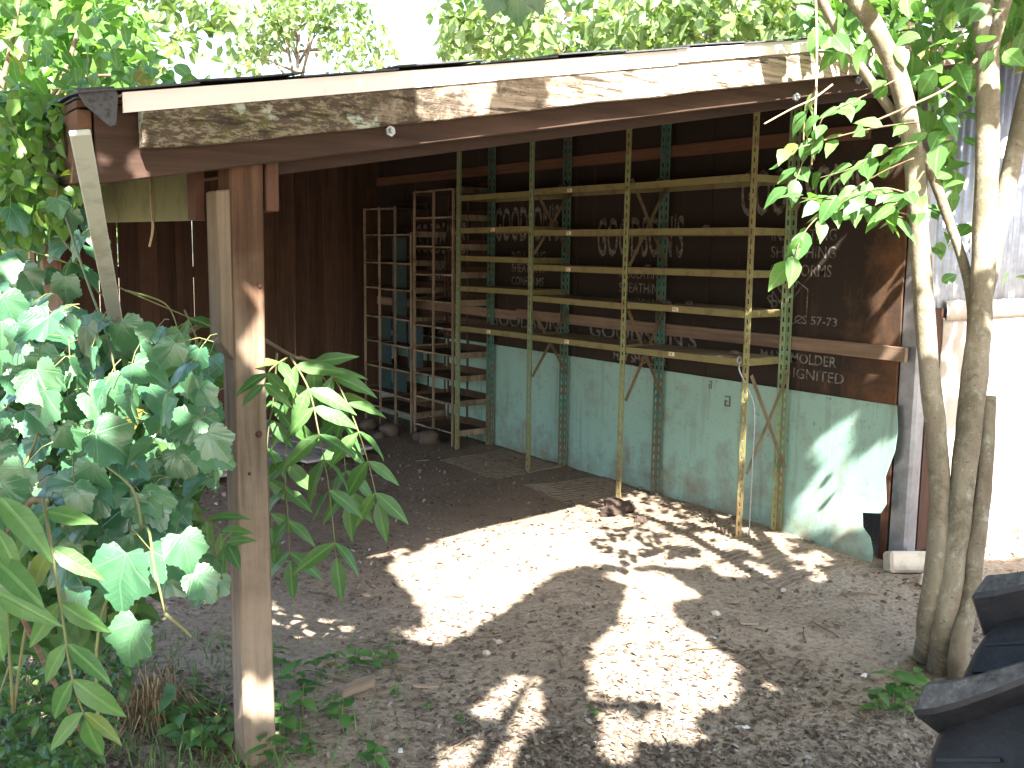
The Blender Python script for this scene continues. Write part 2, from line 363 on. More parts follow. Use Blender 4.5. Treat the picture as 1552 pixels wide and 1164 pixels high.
M['shrubdeep'] = leafmat('shrub_foliage', (0.07, 0.16, 0.04), (0.15, 0.28, 0.06), trans=0.45, veins=False, perisland=True)
M['crape'] = leafmat('small_tree_leaf', (0.065, 0.17, 0.05), (0.14, 0.28, 0.08), trans=0.42)
M['crapedeep'] = leafmat('small_tree_foliage', (0.06, 0.15, 0.04), (0.13, 0.25, 0.06), trans=0.4, veins=False, perisland=True)
M['far'] = leafmat('far_tree_foliage', (0.10, 0.165, 0.06), (0.20, 0.28, 0.11), trans=0.45, veins=False, perisland=True)
M['weed'] = leafmat('weed_leaf', (0.06, 0.15, 0.045), (0.12, 0.25, 0.07), trans=0.35, veins=False)
M['grass'] = leafmat('grass_blade', (0.07, 0.15, 0.04), (0.14, 0.24, 0.07), trans=0.35, veins=False, perisland=True)
def bark(name, c1, c2, c3):
    n = NT(name); p = n.coord((1, 1, 1)); a = n.noise(n.coord((1, 1, 0.3)), 10, 6, 0.7); b = n.noise(p, 30, 5, 0.7)
    c = n.ramp(a, [(0.35, c2), (0.55, c1), (0.72, c3)]); c = n.mix(n.ramp(b, [(0.55, 0.0), (0.68, 0.6)]), c, (0.33, 0.345, 0.29)); c = n.mix(n.ramp(n.noise(p, 6, 5, 0.75, 0.5), [(0.50, 0.0), (0.60, 0.65)]), c, (0.10, 0.085, 0.055)); c = n.mix(n.ramp(n.noise(n.coord((1, 1, 2.5)), 55, 3), [(0.62, 0.0), (0.70, 0.7)]), c, (0.06, 0.048, 0.035))
    n.bump(n.math('ADD', a, n.math('MULTIPLY', b, 0.5)), 0.6, 0.012); return n.done(c, 0.85, 0, 0.2)
M['bark'] = bark('smooth_mottled_bark', (0.205, 0.175, 0.125), (0.135, 0.108, 0.075), (0.28, 0.245, 0.19))
M['twig'] = bark('twig_bark', (0.20, 0.14, 0.09), (0.12, 0.08, 0.05), (0.28, 0.2, 0.13))
M['vine'] = painted('green_vine_stem', (0.13, 0.15, 0.055), (0.22, 0.14, 0.07), 25, 0.6, 0.6)
def rubber():
    n = NT('worn_tyre_rubber'); p = n.coord((1, 1, 1), False); a = n.noise(p, 9, 6, 0.7); b = n.noise(p, 70, 4, 0.7)
    c = n.ramp(a, [(0.35, (0.010, 0.011, 0.014)), (0.6, (0.02, 0.021, 0.026)), (0.8, (0.05, 0.046, 0.045))])
    n.bump(b, 0.3, 0.004); return n.done(c, n.ramp(b, [(0.3, 0.45), (0.7, 0.75)]), 0, 0.4)
M['rubber'] = rubber()
def luggy():
    n = NT('scuffed_lug_rubber'); p = n.coord((1, 1, 1), False); a = n.noise(p, 32, 6, 0.75)
    c = n.ramp(a, [(0.35, (0.03, 0.03, 0.034)), (0.55, (0.10, 0.097, 0.097)), (0.75, (0.24, 0.225, 0.215))])
    n.bump(a, 0.35, 0.004); return n.done(c, 0.8, 0, 0.3)
M['lug'] = luggy()
M['clod'] = painted('dark_clod_earth', (0.06, 0.04, 0.03), (0.03, 0.02, 0.016), 25, 0.8, 0.95, bump=0.8)
M['rock'] = painted('brown_rock', (0.09, 0.068, 0.05), (0.05, 0.036, 0.028), 10, 0.7, 0.9, bump=0.6)
M['rim'] = painted('faded_red_rim', (0.30, 0.05, 0.03), (0.16, 0.08, 0.05), 9, 0.6, 0.5)

# ------------------------------------------------------------------ ground
def axisvals(lo, hi, step, far):
    a = list(np.arange(lo, hi+1e-6, step)); e = step; x = lo
    left = []
    while x > -far: e *= 1.35; x -= e; left.append(x)
    e = step; x = hi; right = []
    while x < far: e *= 1.35; x += e; right.append(x)
    return left[::-1] + a + right
gx = axisvals(-2.6, 4.6, 0.05, 260); gy = axisvals(-2.2, 5.6, 0.05, 260)
gv = []
for y in gy:
    for x in gx:
        inn = -6 < x < 8 and -6 < y < 9
        gv.append((x, y, gh(x, y) if inn else 0.05*min(1, max(0, -0.4-x))))
nx = len(gx); gf = [(j*nx+i, j*nx+i+1, (j+1)*nx+i+1, (j+1)*nx+i) for j in range(len(gy)-1) for i in range(nx-1)]
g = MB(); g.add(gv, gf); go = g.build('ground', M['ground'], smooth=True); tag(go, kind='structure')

# ------------------------------------------------------------------ the lean-to shed
SL = 0.174
def zr(x): return 1.73 + SL*(x+0.29)            # underside of the rake board
WX = 3.27                                       # shelf side wall plane
YB = 5.55                                       # back wall plane
shed = thing('lean_to_shed', 'open brown timber lean-to shed with sloping shingle roof and weathered front post', 'shed')

def sloped(mb, x0, x1, y0, y1, dz0, dz1):       # a board following the roof slope
    mb.hexa([(x0, y0, zr(x0)+dz0), (x1, y0, zr(x1)+dz0), (x1, y1, zr(x1)+dz0), (x0, y1, zr(x0)+dz0),
             (x0, y0, zr(x0)+dz1), (x1, y0, zr(x1)+dz1), (x1, y1, zr(x1)+dz1), (x0, y1, zr(x0)+dz1)])
# corner post, slightly weathered outline
pm = MB(); zs = [-0.06, 0.3, 0.6, 0.9, 1.2, 1.5, 1.90]
ring = []
for k, z in enumerate(zs):
    j = lambda: random.uniform(-0.0025, 0.0025)
    dx = -0.006*math.sin(z*1.3)
    for sx, sy in ((-1, -1), (1, -1), (1, 1), (-1, 1)): ring.append((sx*0.0465+j()+dx, sy*0.0465+j(), z))
fc = [(i*4+q, i*4+(q+1) % 4, (i+1)*4+(q+1) % 4, (i+1)*4+q) for i in range(len(zs)-1) for q in range(4)] + [(3, 2, 1, 0), tuple(len(zs)*4-4+q for q in range(4))]
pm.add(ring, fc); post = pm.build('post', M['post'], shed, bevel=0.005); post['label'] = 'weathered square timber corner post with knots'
kn = MB()
for (kx, kz, kr) in ((0.018, 0.98, 0.012), (0.030, 1.395, 0.008), (-0.012, 0.87, 0.006)):
    kn.tube([(kx-0.004, -0.044, kz), (kx-0.004, -0.0505, kz)], [kr, kr*0.7], 10)
kn.build('knot', M['redz'], post, smooth=True)
# scab board on the post's left side with a slanted foot
sm = MB(); sm.hexa([(-0.089, -0.05, 1.24), (-0.052, -0.05, 1.19), (-0.052, 0.04, 1.19), (-0.089, 0.04, 1.24), (-0.089, -0.05, 1.65), (-0.052, -0.05, 1.655), (-0.052, 0.04, 1.655), (-0.089, 0.04, 1.65)])
sm.build('scab_board', M['scab'], shed, bevel=0.004)
b = MB(); b.box(0.05, 0.088, -0.046, 0.043, 1.60, 1.80); b.build('hanger_block', M['redz'], shed, bevel=0.003)
# rake, barge rafter, inner beam
b = MB(); n_ = 26
top, bot = [], []
for i in range(n_+1):
    x = lerp(-0.30, 3.42, i/n_); top.append((x, zr(x)+0.138)); bot.append((x, zr(x)+0.006*mnoise.noise(Vector((x*4, 0, 5)))-(0.0 if i else -0.012)))
V = []; Fc = []
for y in (-0.148, -0.110):
    for (x, z) in bot: V.append((x, y, z))
    for (x, z) in top: V.append((x, y, z))
k = n_+1
for i in range(n_):
    Fc += [(i, i+1, k+i+1, k+i), (2*k+i+1, 2*k+i, 3*k+i, 3*k+i+1), (i+1, i, 2*k+i, 2*k+i+1), (k+i, k+i+1, 3*k+i+1, 3*k+i)]
Fc += [(0, k, 3*k, 2*k), (n_, 2*k+n_, 3*k+n_, k+n_)]
b.add(V, Fc); rake = b.build('rake_board', M['rake'], shed, bevel=0.003); rake['label'] = 'weathered grey rake board, mossy and blackened towards its low end'
b = MB(); sloped(b, -0.345, 1.48, -0.1535, -0.149, 0.098, 0.146); sloped(b, -0.345, 1.48, -0.149, -0.108, 0.1390, 0.1435)
b.build('drip_edge', M['white'], rake)
b = MB(); sloped(b, 1.47, 3.46, -0.156, -0.1515, 0.104, 0.149); sloped(b, 1.47, 3.46, -0.1515, -0.108, 0.1390, 0.1435)
b.build('drip_edge', M['white'], rake)
b = MB(); sloped(b, -0.40, WX-0.03, -0.098, -0.060, -0.062, 0.122); barge = b.build('barge_rafter', M['redx'], shed, bevel=0.003)
b = MB(); sloped(b, 0.09, WX-0.03, 0.005, 0.043, -0.095, 0.06); b.build('header_beam', M['redx'], shed, bevel=0.003)
b = MB(); sloped(b, -0.34, 0.06, 0.055, 0.093, -0.05, 0.06); b.build('rafter_tail', M['redx'], shed, bevel=0.003)
for (px, py) in ((590, 199), (1205, 147), (1298, 122)):
    p = onY(px, py, -0.098); b = MB(); b.tube([(p.x, -0.097, p.z), (p.x, -0.108, p.z)], 0.016, 6); b.tube([(p.x, -0.106, p.z), (p.x, -0.120, p.z)], 0.007, 8)
    b.build('bolt', M['bolt'], barge)
# eave fascia running back, deck boards, rafters, shingles
b = MB(); b.box(-0.44, -0.405, -0.098, YB+0.1, zr(-0.42)-0.055, zr(-0.42)+0.118); b.build('eave_fascia', M['redy'], shed, bevel=0.003)
for i in range(8):
    y = 0.62+i*0.66; b = MB(); sloped(b, -0.40, WX+0.0, y, y+0.038, -0.03, 0.122); b.build('rafter', M['rafter'], shed)
for i in range(19):
    x0 = -0.44+i*0.2; b = MB(); sloped(b, x0, x0+0.194, -0.105, YB+0.15, 0.124, 0.141); b.build('deck_board', M['deck'], shed)
b = MB(); sloped(b, -0.445, 3.42, -0.112, YB+0.2, 0.1445, 0.148); rf = b.build('roof_felt', M['shingle'], shed)
for i in range(14):
    x0 = -0.447+i*0.28; lift = random.uniform(0, 0.008); ov = random.uniform(0.0, 0.012)
    b = MB()
    V = []
    for (yy, up) in ((-0.162-ov, -0.004+lift*0.4), (-0.05, 0.004), (0.85, 0.0)):
        for xx in (x0, x0+0.14, x0+0.285):
            V.append((xx, yy, zr(xx)+0.152+up+random.uniform(0, 0.004)+(0.0045*(i % 2))))
    n3 = len(V); V += [(x, y, z+0.0045) for x, y, z in V]
    Fc = []
    for a in range(2):
        for c_ in range(2):
            q = [a*3+c_, a*3+c_+1, (a+1)*3+c_+1, (a+1)*3+c_]; Fc += [tuple(q[::-1]), tuple(t+n3 for t in q)]
    per = [0, 1, 2, 5, 8, 7, 6, 3]
    for a in range(8): p_, q_ = per[a], per[(a+1) % 8]; Fc.append((p_, q_, q_+n3, p_+n3))
    b.add(V, Fc); b.build('shingle', M['shingle'], rf)
# torn felt flap folded down over the low corner
b = MB(); zt = zr(-0.42)+0.160
P = [(-0.447, -0.140, zt), (-0.365, -0.158, zt+0.010), (-0.358, -0.166, zt-0.01), (-0.366, -0.169, zt-0.08), (-0.378, -0.168, zt-0.085), (-0.425, -0.150, zt-0.04)]
nn = len(P); V = P + [(x-0.003, y+0.006, z+0.001) for x, y, z in P]
b.add(V, [tuple(range(nn)), tuple(range(2*nn-1, nn-1, -1))] + [(i, (i+1) % nn, (i+1) % nn+nn, i+nn) for i in range(nn)]); b.build('felt_flap', M['shingle'], rf)

# left side: plywood strip under the eave, its block
b = MB(); b.hexa([(-0.075, 0.14, 1.575), (-0.060, 0.14, 1.575), (-0.060, 1.50, 1.59), (-0.075, 1.50, 1.59), (-0.075, 0.14, 1.755), (-0.060, 0.14, 1.755), (-0.060, 1.50, 1.755), (-0.075, 1.50, 1.755)])
sp = b.build('eave_panel', M['greenply'], shed, bevel=0.002); sp['label'] = 'green mould-stained plywood strip under the eave'
b = MB(); b.box(-0.105, -0.0765, 0.085, 0.155, 1.575, 1.765); b.build('panel_block', M['redz'], shed, bevel=0.003)
b = MB(); b.tube(spline([(-0.079, 0.62, 1.74), (-0.085, 0.60, 1.64), (-0.080, 0.61, 1.56), (-0.088, 0.63, 1.50)], 4), 0.004, 5); b.build('dry_stem', M['rope'], sp)
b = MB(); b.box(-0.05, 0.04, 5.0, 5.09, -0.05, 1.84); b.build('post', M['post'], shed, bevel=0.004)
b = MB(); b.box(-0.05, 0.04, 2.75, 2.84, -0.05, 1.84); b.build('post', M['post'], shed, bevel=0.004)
b = MB(); b.box(-0.02, 0.02, 0.1, YB, 1.70, 1.81); b.build('eave_plate', M['redy'], shed)
y = 2.95
while y < YB-0.05:                               # left wall boards, some gone
    w = random.uniform(0.12, 0.16)
    if random.random() < 0.6:
        z0 = random.choice([0.02, 0.9, 1.0, 0.8]); b = MB(); b.box(-0.075, -0.053, y, y+w, z0, 1.80); b.build('wall_board', M['sideboard'], shed)
    y += w + random.choice([0.006, 0.012, 0.03])
# back wall boards with lit gaps
x = -0.05; i = 0
while x < WX+0.25:
    w = random.uniform(0.125, 0.155)
    tl = random.uniform(-0.004, 0.004); zt = zr(x)+0.09
    b = MB(); b.hexa([(x, YB, -0.02), (x+w, YB, -0.02), (x+w, YB+0.02, -0.02), (x, YB+0.02, -0.02), (x+tl, YB, zt), (x+w+tl, YB, zt), (x+w+tl, YB+0.02, zt), (x+tl, YB+0.02, zt)])
    b.build('wall_board', M['backboard'], shed); x += w + random.choice([0.002, 0.003, 0.005, 0.009]); i += 1
for z in (0.35, 1.25):
    b = MB(); b.box(0.0, WX, YB+0.0215, YB+0.06, z, z+0.09); b.build('wall_rail', M['redx'], shed)

# shelf side wall: studs, sheathing panels, lettering, teal lower sheets, rails
def text_mesh(body, height, width, font_off=0.0):
    cu_ = bpy.data.curves.new('lettering', 'FONT'); cu_.body = body; cu_.size = 1.0; cu_.offset = font_off; cu_.extrude = 0.0; cu_.resolution_u = 3
    t = bpy.data.objects.new('lettering', cu_); COL.objects.link(t)
    dg = bpy.context.evaluated_depsgraph_get(); me = bpy.data.meshes.new_from_object(t.evaluated_get(dg))
    bpy.data.objects.remove(t); bpy.data.curves.remove(cu_)
    co = np.array([v.co[:] for v in me.vertices]); mn = co.min(0); mx = co.max(0)
    for v in me.vertices: v.co = ((v.co.x-mn[0])/(mx[0]-mn[0])*width, (v.co.y-mn[1])/(mx[1]-mn[1])*height, 0)
    me.name = 'lettering'; return me
def put_text(parent, body, ystart, z, height, width, off=0.012, rot=0.0, lift=0.0016):
    me = text_mesh(body, height, width, off); me.materials.append(M['stencil'])
    o = bpy.data.objects.new('lettering', me); COL.objects.link(o); o.parent = parent
    Mx = Matrix(((0, 0, -1, WX-lift), (-1, 0, 0, ystart), (0, 1, 0, z), (0, 0, 0, 1))) @ Matrix.Rotation(rot, 4, 'Z')
    o.matrix_basis = Matrix.Translation(-rootloc(parent)) @ Mx; return o
edges = [0.13, 1.39, 2.61, 3.83, 5.05, YB-0.002]
shifts = [0.235, 0.0, 0.10, 0.0, 0.0]
for k in range(5):
    y0, y1 = edges[k], edges[k+1]-0.004
    b = MB()
    m_ = 10; V = []
    ztop = zr(WX)+0.05
    front = [(y0 + (0.012*mnoise.noise(Vector((j*0.9, k, 2.2))) if k == 0 else 0), lerp(0.60, ztop, j/m_)) for j in range(m_+1)]
    pts = [(WX, yy, zz) for yy, zz in front] + [(WX, y1, ztop), (WX, y1, 0.60)]
    nn = len(pts); V = pts + [(px+0.012, yy, zz) for px, yy, zz in pts]
    b.add(V, [tuple(range(nn)), tuple(range(2*nn-1, nn-1, -1))] + [(q, (q+1) % nn, (q+1) % nn+nn, q+nn) for q in range(nn)])
    pan = b.build('sheathing_panel', M['sheath'], shed)
    if k < 4:
        yc = y0+0.62 if k else 0.77; s = shifts[k]
        put_text(pan, "GOODSON'S", yc+0.40, 1.47+s, 0.26, 0.80, 0.014)
        put_text(pan, 'INSULATING', yc+0.17, 1.335+s, 0.062, 0.42, 0.006)
        put_text(pan, 'SHEATHING', yc+0.17, 1.245+s, 0.062, 0.42, 0.006)
        put_text(pan, 'CONFORMS', yc+0.17, 1.15+s, 0.062, 0.40, 0.006)
        if k == 0:
            put_text(pan, 'BLDG', 0.90, 1.20, 0.085, 0.21, 0.012, R(42))
            hx = MB(); ctr = (0.80, 1.25); pr = [(ctr[0]+0.135*math.cos(R(30+60*a)), ctr[1]+0.135*math.sin(R(30+60*a))) for a in range(6)]
            for a in range(6):
                (ya, za), (yb, zb) = pr[a], pr[(a+1) % 6]; hx.bar((WX-0.0016, ya, za), (WX-0.0016, yb, zb), 0.006, 0.0012, Vector((1, 0, 0)))
            hx.build('printed_hexagon', M['stencil'], pan)
            put_text(pan, 'CS 57-73', 0.76, 1.135, 0.045, 0.27, 0.010)
        put_text(pan, 'MAY SMOLDER', yc+0.21, 0.80+s*0.53, 0.055, 0.50, 0.010)
        zi = 0.72+s*0.53 if k == 0 else 0.72
        put_text(pan, 'IF', yc+0.08, zi, 0.055, 0.06, 0.004); put_text(pan, 'IGNITED', yc-0.02, zi, 0.055, 0.32, 0.004)
        if k in (1, 2): put_text(pan, "GOODSON'S", yc+0.46, 0.93, 0.11, 1.0, 0.014)
for yy in (0.6, 1.39, 2.0, 2.61, 3.2, 3.83, 4.5, 5.05):
    b = MB(); b.box(WX+0.0135, WX+0.09, yy-0.019, yy+0.019, -0.02, zr(WX)+0.03); b.build('stud', M['redz'], shed)
b = MB(); b.box(WX+0.012, WX+0.1, 0.14, 0.178, -0.02, zr(WX)+0.04); b.build('stud', M['redz'], shed)
for (ya, yb, z0, z1, xo, mt) in ((0.075, 3.3, 0.995, 1.065, 0.028, 'raily'), (3.31, YB-0.01, 0.99, 1.06, 0.028, 'raily'), (0.35, YB-0.01, 2.06, 2.13, 0.026, 'redy')):
    b = MB(); b.hexa([(WX-xo, ya, z0), (WX-0.003, ya, z0), (WX-0.003, yb, z0+0.01), (WX-xo, yb, z0+0.01), (WX-xo, ya, z1), (WX-0.003, ya, z1), (WX-0.003, yb, z1+0.01), (WX-xo, yb, z1+0.01)])
    b.build('wall_rail', M[mt], shed, bevel=0.002)
# teal sheets: the front one has a torn, bowed edge
edge = [(0.155, -0.02), (0.150, 0.05), (0.175, 0.12), (0.225, 0.16), (0.245, 0.225), (0.14, 0.245), (0.112, 0.30), (0.135, 0.43), (0.10, 0.56), (0.095, 0.66), (0.112, 0.78)]
b = MB(); ycols = [0.32, 0.5, 0.8, 1.2, 1.6, 2.02]
V = []; rows = len(edge)
for j, (ye, ze) in enumerate(edge):
    for c_, yy in enumerate([ye]+ycols):
        bow = 0.075*math.exp(-((yy-0.30)/0.28)**2)*math.exp(-((ze-0.02)/0.20)**2) + 0.002*math.sin(yy*5+ze*4) + 0.03*max(0, (0.28-yy))/0.2*math.exp(-((ze-0.35)/0.2)**2)
        V.append((WX-0.014-bow, yy, ze))
cc = len(ycols)+1
Fc = [(j*cc+q, (j+1)*cc+q, (j+1)*cc+q+1, j*cc+q+1) for j in range(rows-1) for q in range(cc-1)]
b.add(V, Fc); t1 = b.build('teal_sheet', M['teal'], shed, smooth=True)
so = t1.modifiers.new('thick', 'SOLIDIFY'); so.thickness = 0.003; es = t1.modifiers.new('sharp', 'EDGE_SPLIT'); es.split_angle = R(40); t1['label'] = 'teal sheet with torn bowed front edge'
b = MB(); b.box(WX-0.009, WX-0.005, 2.00, 4.2, -0.02, 0.782); b.build('teal_sheet', M['teal'], shed)
b = MB(); b.box(WX-0.013, WX-0.0095, 4.18, YB-0.01, -0.02, 0.775); b.build('teal_sheet', M['teal'], shed)
def fade_mark(px, py, w, h):
    p = onX(px, py, WX-0.016); m = MB(); y, z = p.y, p.z
    for (a, c_, d, e) in ((-w, w, h*0.8, h), (-w, w, -h, -h*0.8), (-w, -w*0.6, -h, h), (w*0.6, w, -h, h*0.2), (-w*0.2, w*0.6, -h*0.1, h*0.1)):
        m.box(WX-0.0195, WX-0.0185, y+a, y+c_, z+d, z+e)
    m.build('faded_mark', M['brace'], t1)
fade_mark(1103, 608, 0.022, 0.030); fade_mark(1077, 583, 0.012, 0.022)

# ------------------------------------------------------------------ metal building beyond the wall
bld = thing('metal_building', 'corrugated metal building with pale lower siding joined to the shed', 'building', (4.4, 0.1, 0))
def corrug(x0, x1, y, z0f, z1f, amp=0.009, pitch=0.067):
    m = MB(); n_ = int((x1-x0)/pitch*8); V = []
    for i in range(n_+1):
        x = lerp(x0, x1, i/n_); yy = y+amp*math.cos(2*math.pi*(x-x0)/pitch); V += [(x, yy, z0f(x)), (x, yy, z1f(x))]
    m.add(V, [(2*i, 2*i+2, 2*i+3, 2*i+1) for i in range(n_)]); return m
for i, (x0, x1) in enumerate(((3.42, 4.10), (4.07, 4.75), (4.72, 5.42))):
    o = corrug(x0, x1, 0.075+0.004*(i % 2), lambda x: 0.02, lambda x: zr(x)+0.06).build('corrugated_sheet', M['galv'], bld, smooth=True)
    s_ = o.modifiers.new('thick', 'SOLIDIFY'); s_.thickness = 0.0012
# side sheet seen edge-on behind the shelf wall, corner flashing
b = MB()
V = []
prof = [(3.285, 0.125), (3.285, 0.045), (3.30, 0.032), (3.352, 0.034), (3.36, 0.050), (3.395, 0.052), (3.405, 0.085)]
for (x, y) in prof: V += [(x, y, -0.02), (x, y, zr(x)-0.01)]
b.add(V, [(2*i, 2*i+2, 2*i+3, 2*i+1) for i in range(len(prof)-1)]); o = b.build('corner_flashing', M['galv'], bld); s_ = o.modifiers.new('thick', 'SOLIDIFY'); s_.thickness = 0.0015
b = MB(); b.box(3.29, 3.40, 0.09, 0.122, -0.03, zr(3.34)); b.build('corner_post', M['redz'], bld)
b = MB(); b.box(3.41, 3.50, 0.052, 0.062, 0.05, 1.25); b.build('jamb_strip', M['redz'], bld)
# pale lower sheets with ragged edge and top batten
for k, (xa, xb) in enumerate(((3.50, 4.36), (4.37, 5.40))):
    m = MB(); rows = 13; V = []
    for j in range(rows):
        z = lerp(-0.02, 1.20, j/(rows-1)); xe = xa + (0.012*mnoise.noise(Vector((j*1.7, k, 9))) if k == 0 else 0)
        for q in range(9):
            t = q/8; x = lerp(xe, xb, t); V.append((x, 0.045-0.008*mnoise.noise(Vector((x*3, z*3, k))), z))
    m.add(V, [(j*9+q, j*9+q+1, (j+1)*9+q+1, (j+1)*9+q) for j in range(rows-1) for q in range(8)])
    o = m.build('siding_sheet', M['pale'], bld, smooth=True); s_ = o.modifiers.new('thick', 'SOLIDIFY'); s_.thickness = 0.006
    m = MB(); V = []
    for q in range(23):
        x = lerp(xa, xb, q/22); w1 = 0.006*mnoise.noise(Vector((x*9, k, 4)));
        V += [(x, 0.034+w1, 1.19), (x, 0.030-w1, 1.24), (x, 0.042+w1*1.5, 1.285+w1)]
    m.add(V, [(q*3+a, q*3+3+a, q*3+4+a, q*3+1+a) for q in range(22) for a in range(2)])
    o = m.build('folded_top_strip', M['pale'], bld, smooth=True); s_ = o.modifiers.new('thick', 'SOLIDIFY'); s_.thickness = 0.003
b = MB(); sloped(b, 3.44, 5.6, -0.145, -0.108, 0.005, 0.137); b.build('rake_board', M['rake'], bld, bevel=0.003)
b = MB(); sloped(b, 3.44, 5.6, -0.05, 3.2, 0.141, 0.155); b.build('roof_sheet', M['shingle'], bld)
b = MB(); b.box(5.42, 5.46, 0.07, 5.6, 0, zr(5.4)); b.build('side_wall', M['galv'], bld)

# pale block at the wall corner
def rough_block(c, size, rotz, tilt=0, seed=0):
    m = MB(); Mx = Matrix.Rotation(rotz, 3, 'Z') @ Matrix.Rotation(tilt, 3, 'X'); m.obox((0, 0, 0), size, Mx)
    m.v = [tuple(Vector(p)+Vector((mnoise.noise(Vector(p)*9+Vector((seed, 0, 0)))*0.018, mnoise.noise(Vector(p)*8+Vector((0, seed, 0)))*0.018, 0))) for p in m.v]
    return m
p = onZ(1382, 868); m = rough_block(p, (0.20, 0.10, 0.10), R(-32), R(-18), 3)
o = m.build('concrete_block', M['concrete'], bevel=0.012); o.location = (p.x, p.y+0.03, 0.045); tag(o, 'pale concrete block lying tilted at the foot of the metal corner', 'block')
p = onZ(1418, 888); m = rough_block(p, (0.15, 0.08, 0.06), R(20), R(10), 8)
o = m.build('concrete_block', M['concrete'], bevel=0.010); o.location = (p.x, p.y+0.02, 0.03); tag(o, 'small broken concrete piece behind the mottled tree trunks', 'block')

# ------------------------------------------------------------------ metal shelving
shv = thing('metal_shelving', 'tall olive and teal slotted-angle metal shelving standing along the wall', 'shelving', (3.07, 2.2, 0))
UX0, UX1 = 2.915, 3.235
UY = [0.77, 1.73, 2.68, 3.60]
def upright(x, y, sx, ztop, mat, lean=0.0):
    m = MB(); w = 0.042; t = 0.0022; hole = 0.0125; sp = 0.0508
    def flange(o0, du, dn):   # du along width, dn thickness
        def strip(a0, a1, z0, z1):
            P = []
            for z in (z0, z1):
                for (a, q) in ((a0, 0), (a1, 0), (a1, t), (a0, t)):
                    v = Vector((x, y, 0)) + du*a + dn*q; P.append((v.x+lean*(z-1.1), v.y, z))
            m.hexa(P)
        strip(0, 0.0145, 0, ztop); strip(0.0145+hole, w, 0, ztop)
        z = 0.0
        while z < ztop-0.03:
            strip(0.0147, 0.0143+hole, z, z+0.024); z += sp
    flange(0, Vector((0, -1, 0)) if True else None, Vector((sx, 0, 0)))
    flange(0, Vector((sx, 0, 0)), Vector((0, -1, 0)))
    return m.build('upright', mat, shv)
for i, y in enumerate(UY):
    upright(UX0, y+0.02, 1, 2.26 if i < 3 else 2.27, [M['upfront'], M['upmid'], M['upgreen'], M['upgreen']][i], 0.004*(i % 2))
    upright(UX1, y+0.02, -1, 2.28, M['upgreen'] if i == 0 else M['uprear'])
H1 = [0.95, 1.20, 1.41, 1.63, 1.90]; H0 = [0.95, 1.24, 1.45, 1.66, 1.885]
tagspots = {1: [(0.42, 4), (0.42, 3), (0.42, 2), (0.42, 0)], 0: [(0.44, 1), (0.42, 0)], 2: [(0.5, 3), (0.45, 0)]}
for bay in range(3):
    ya, yb = UY[bay]+0.024, UY[bay+1]-0.026
    for hi, z in enumerate(H0 if bay == 2 else H1):
        z += random.uniform(-0.006, 0.006); tl = random.uniform(-0.006, 0.006)
        if bay == 0 and hi == 0: tl = 0.012
        xs0, xs1 = UX0+0.004, UX1-0.004
        m = MB(); lip = 0.034
        def sl(x0, x1, y0, y1, z0, z1):
            f_ = lambda yy: z+tl*(yy-ya)/(yb-ya)*-1
            m.hexa([(x0, y0, f_(y0)+z0), (x1, y0, f_(y0)+z0), (x1, y1, f_(y1)+z0), (x0, y1, f_(y1)+z0), (x0, y0, f_(y0)+z1), (x1, y0, f_(y0)+z1), (x1, y1, f_(y1)+z1), (x0, y1, f_(y1)+z1)])
        sl(xs0, xs0+0.002, ya, yb, -lip, 0); sl(xs1-0.002, xs1, ya, yb, -lip, 0)
        sl(xs0+0.002, xs1-0.002, ya, ya+0.002, -lip, 0); sl(xs0+0.002, xs1-0.002, yb-0.002, yb, -lip, 0)
        sl(xs0+0.002, xs0+0.014, ya+0.002, yb-0.002, -lip, -lip+0.002)
        sh = m.build('shelf', M['shelf'], shv)
        m = MB(); sl(xs0+0.0005, xs1-0.0005, ya+0.0005, yb-0.0005, 0.0005, 0.0025); m.build('shelf_top', M['shelftop'], sh)
        for (t, h_) in tagspots.get(bay, []):
            if h_ == hi:
                m = MB(); yy = lerp(yb, ya, t); m.box(xs0-0.0012, xs0-0.0004, yy-0.028, yy+0.018, z-0.029, z-0.006); m.build('paper_tag', M['tagpaper'], sh)
                m = MB(); m.box(xs0-0.0020, xs0-0.0014, yy-0.008, yy-0.002, z-0.025, z-0.010); m.box(xs0-0.0020, xs0-0.0014, yy+0.006, yy+0.010, z-0.022, z-0.008); m.build('tag_mark', M['brace'], sh)
def xbrace(fi, z0, z1, which='x', mat='brace'):
    y = UY[fi]-0.028
    prs = {'x': [(z0, z1), (z1, z0)], 'v': [(z0, z1), (z1, z0)]}[which]
    for q, (za, zb) in enumerate(prs):
        m = MB(); yy = y-0.004*q; m.bar((UX0+0.012, yy, za), (UX1-0.012, yy, zb), 0.0025, 0.022); m.build('brace', M[mat], shv)
for fi, z0, z1 in ((0, 0.36, 0.88), (1, 1.42, 1.92), (2, 1.48, 1.90), (1, 0.62, 1.16), (2, 0.66, 1.10)): xbrace(fi, z0, z1)
m = MB(); m.tube(spline([(UX0-0.012, 0.80, 0.945), (UX0-0.02, 0.79, 0.90), (UX0+0.02, 0.76, 0.80), (UX0+0.05, 0.74, 0.68), (UX0+0.045, 0.735, 0.35), (UX0+0.05, 0.74, 0.02)], 5), 0.004, 6); m.build('hanging_wire', M['bolt'], shv, smooth=True)
m = MB(); m.tube([(UX0-0.014+0.016*math.cos(a), 0.80, 0.955+0.016*math.sin(a)) for a in np.linspace(0, 2*math.pi, 13)], 0.0035, 6); m.build('wire_ring', M['bolt'], shv, smooth=True)
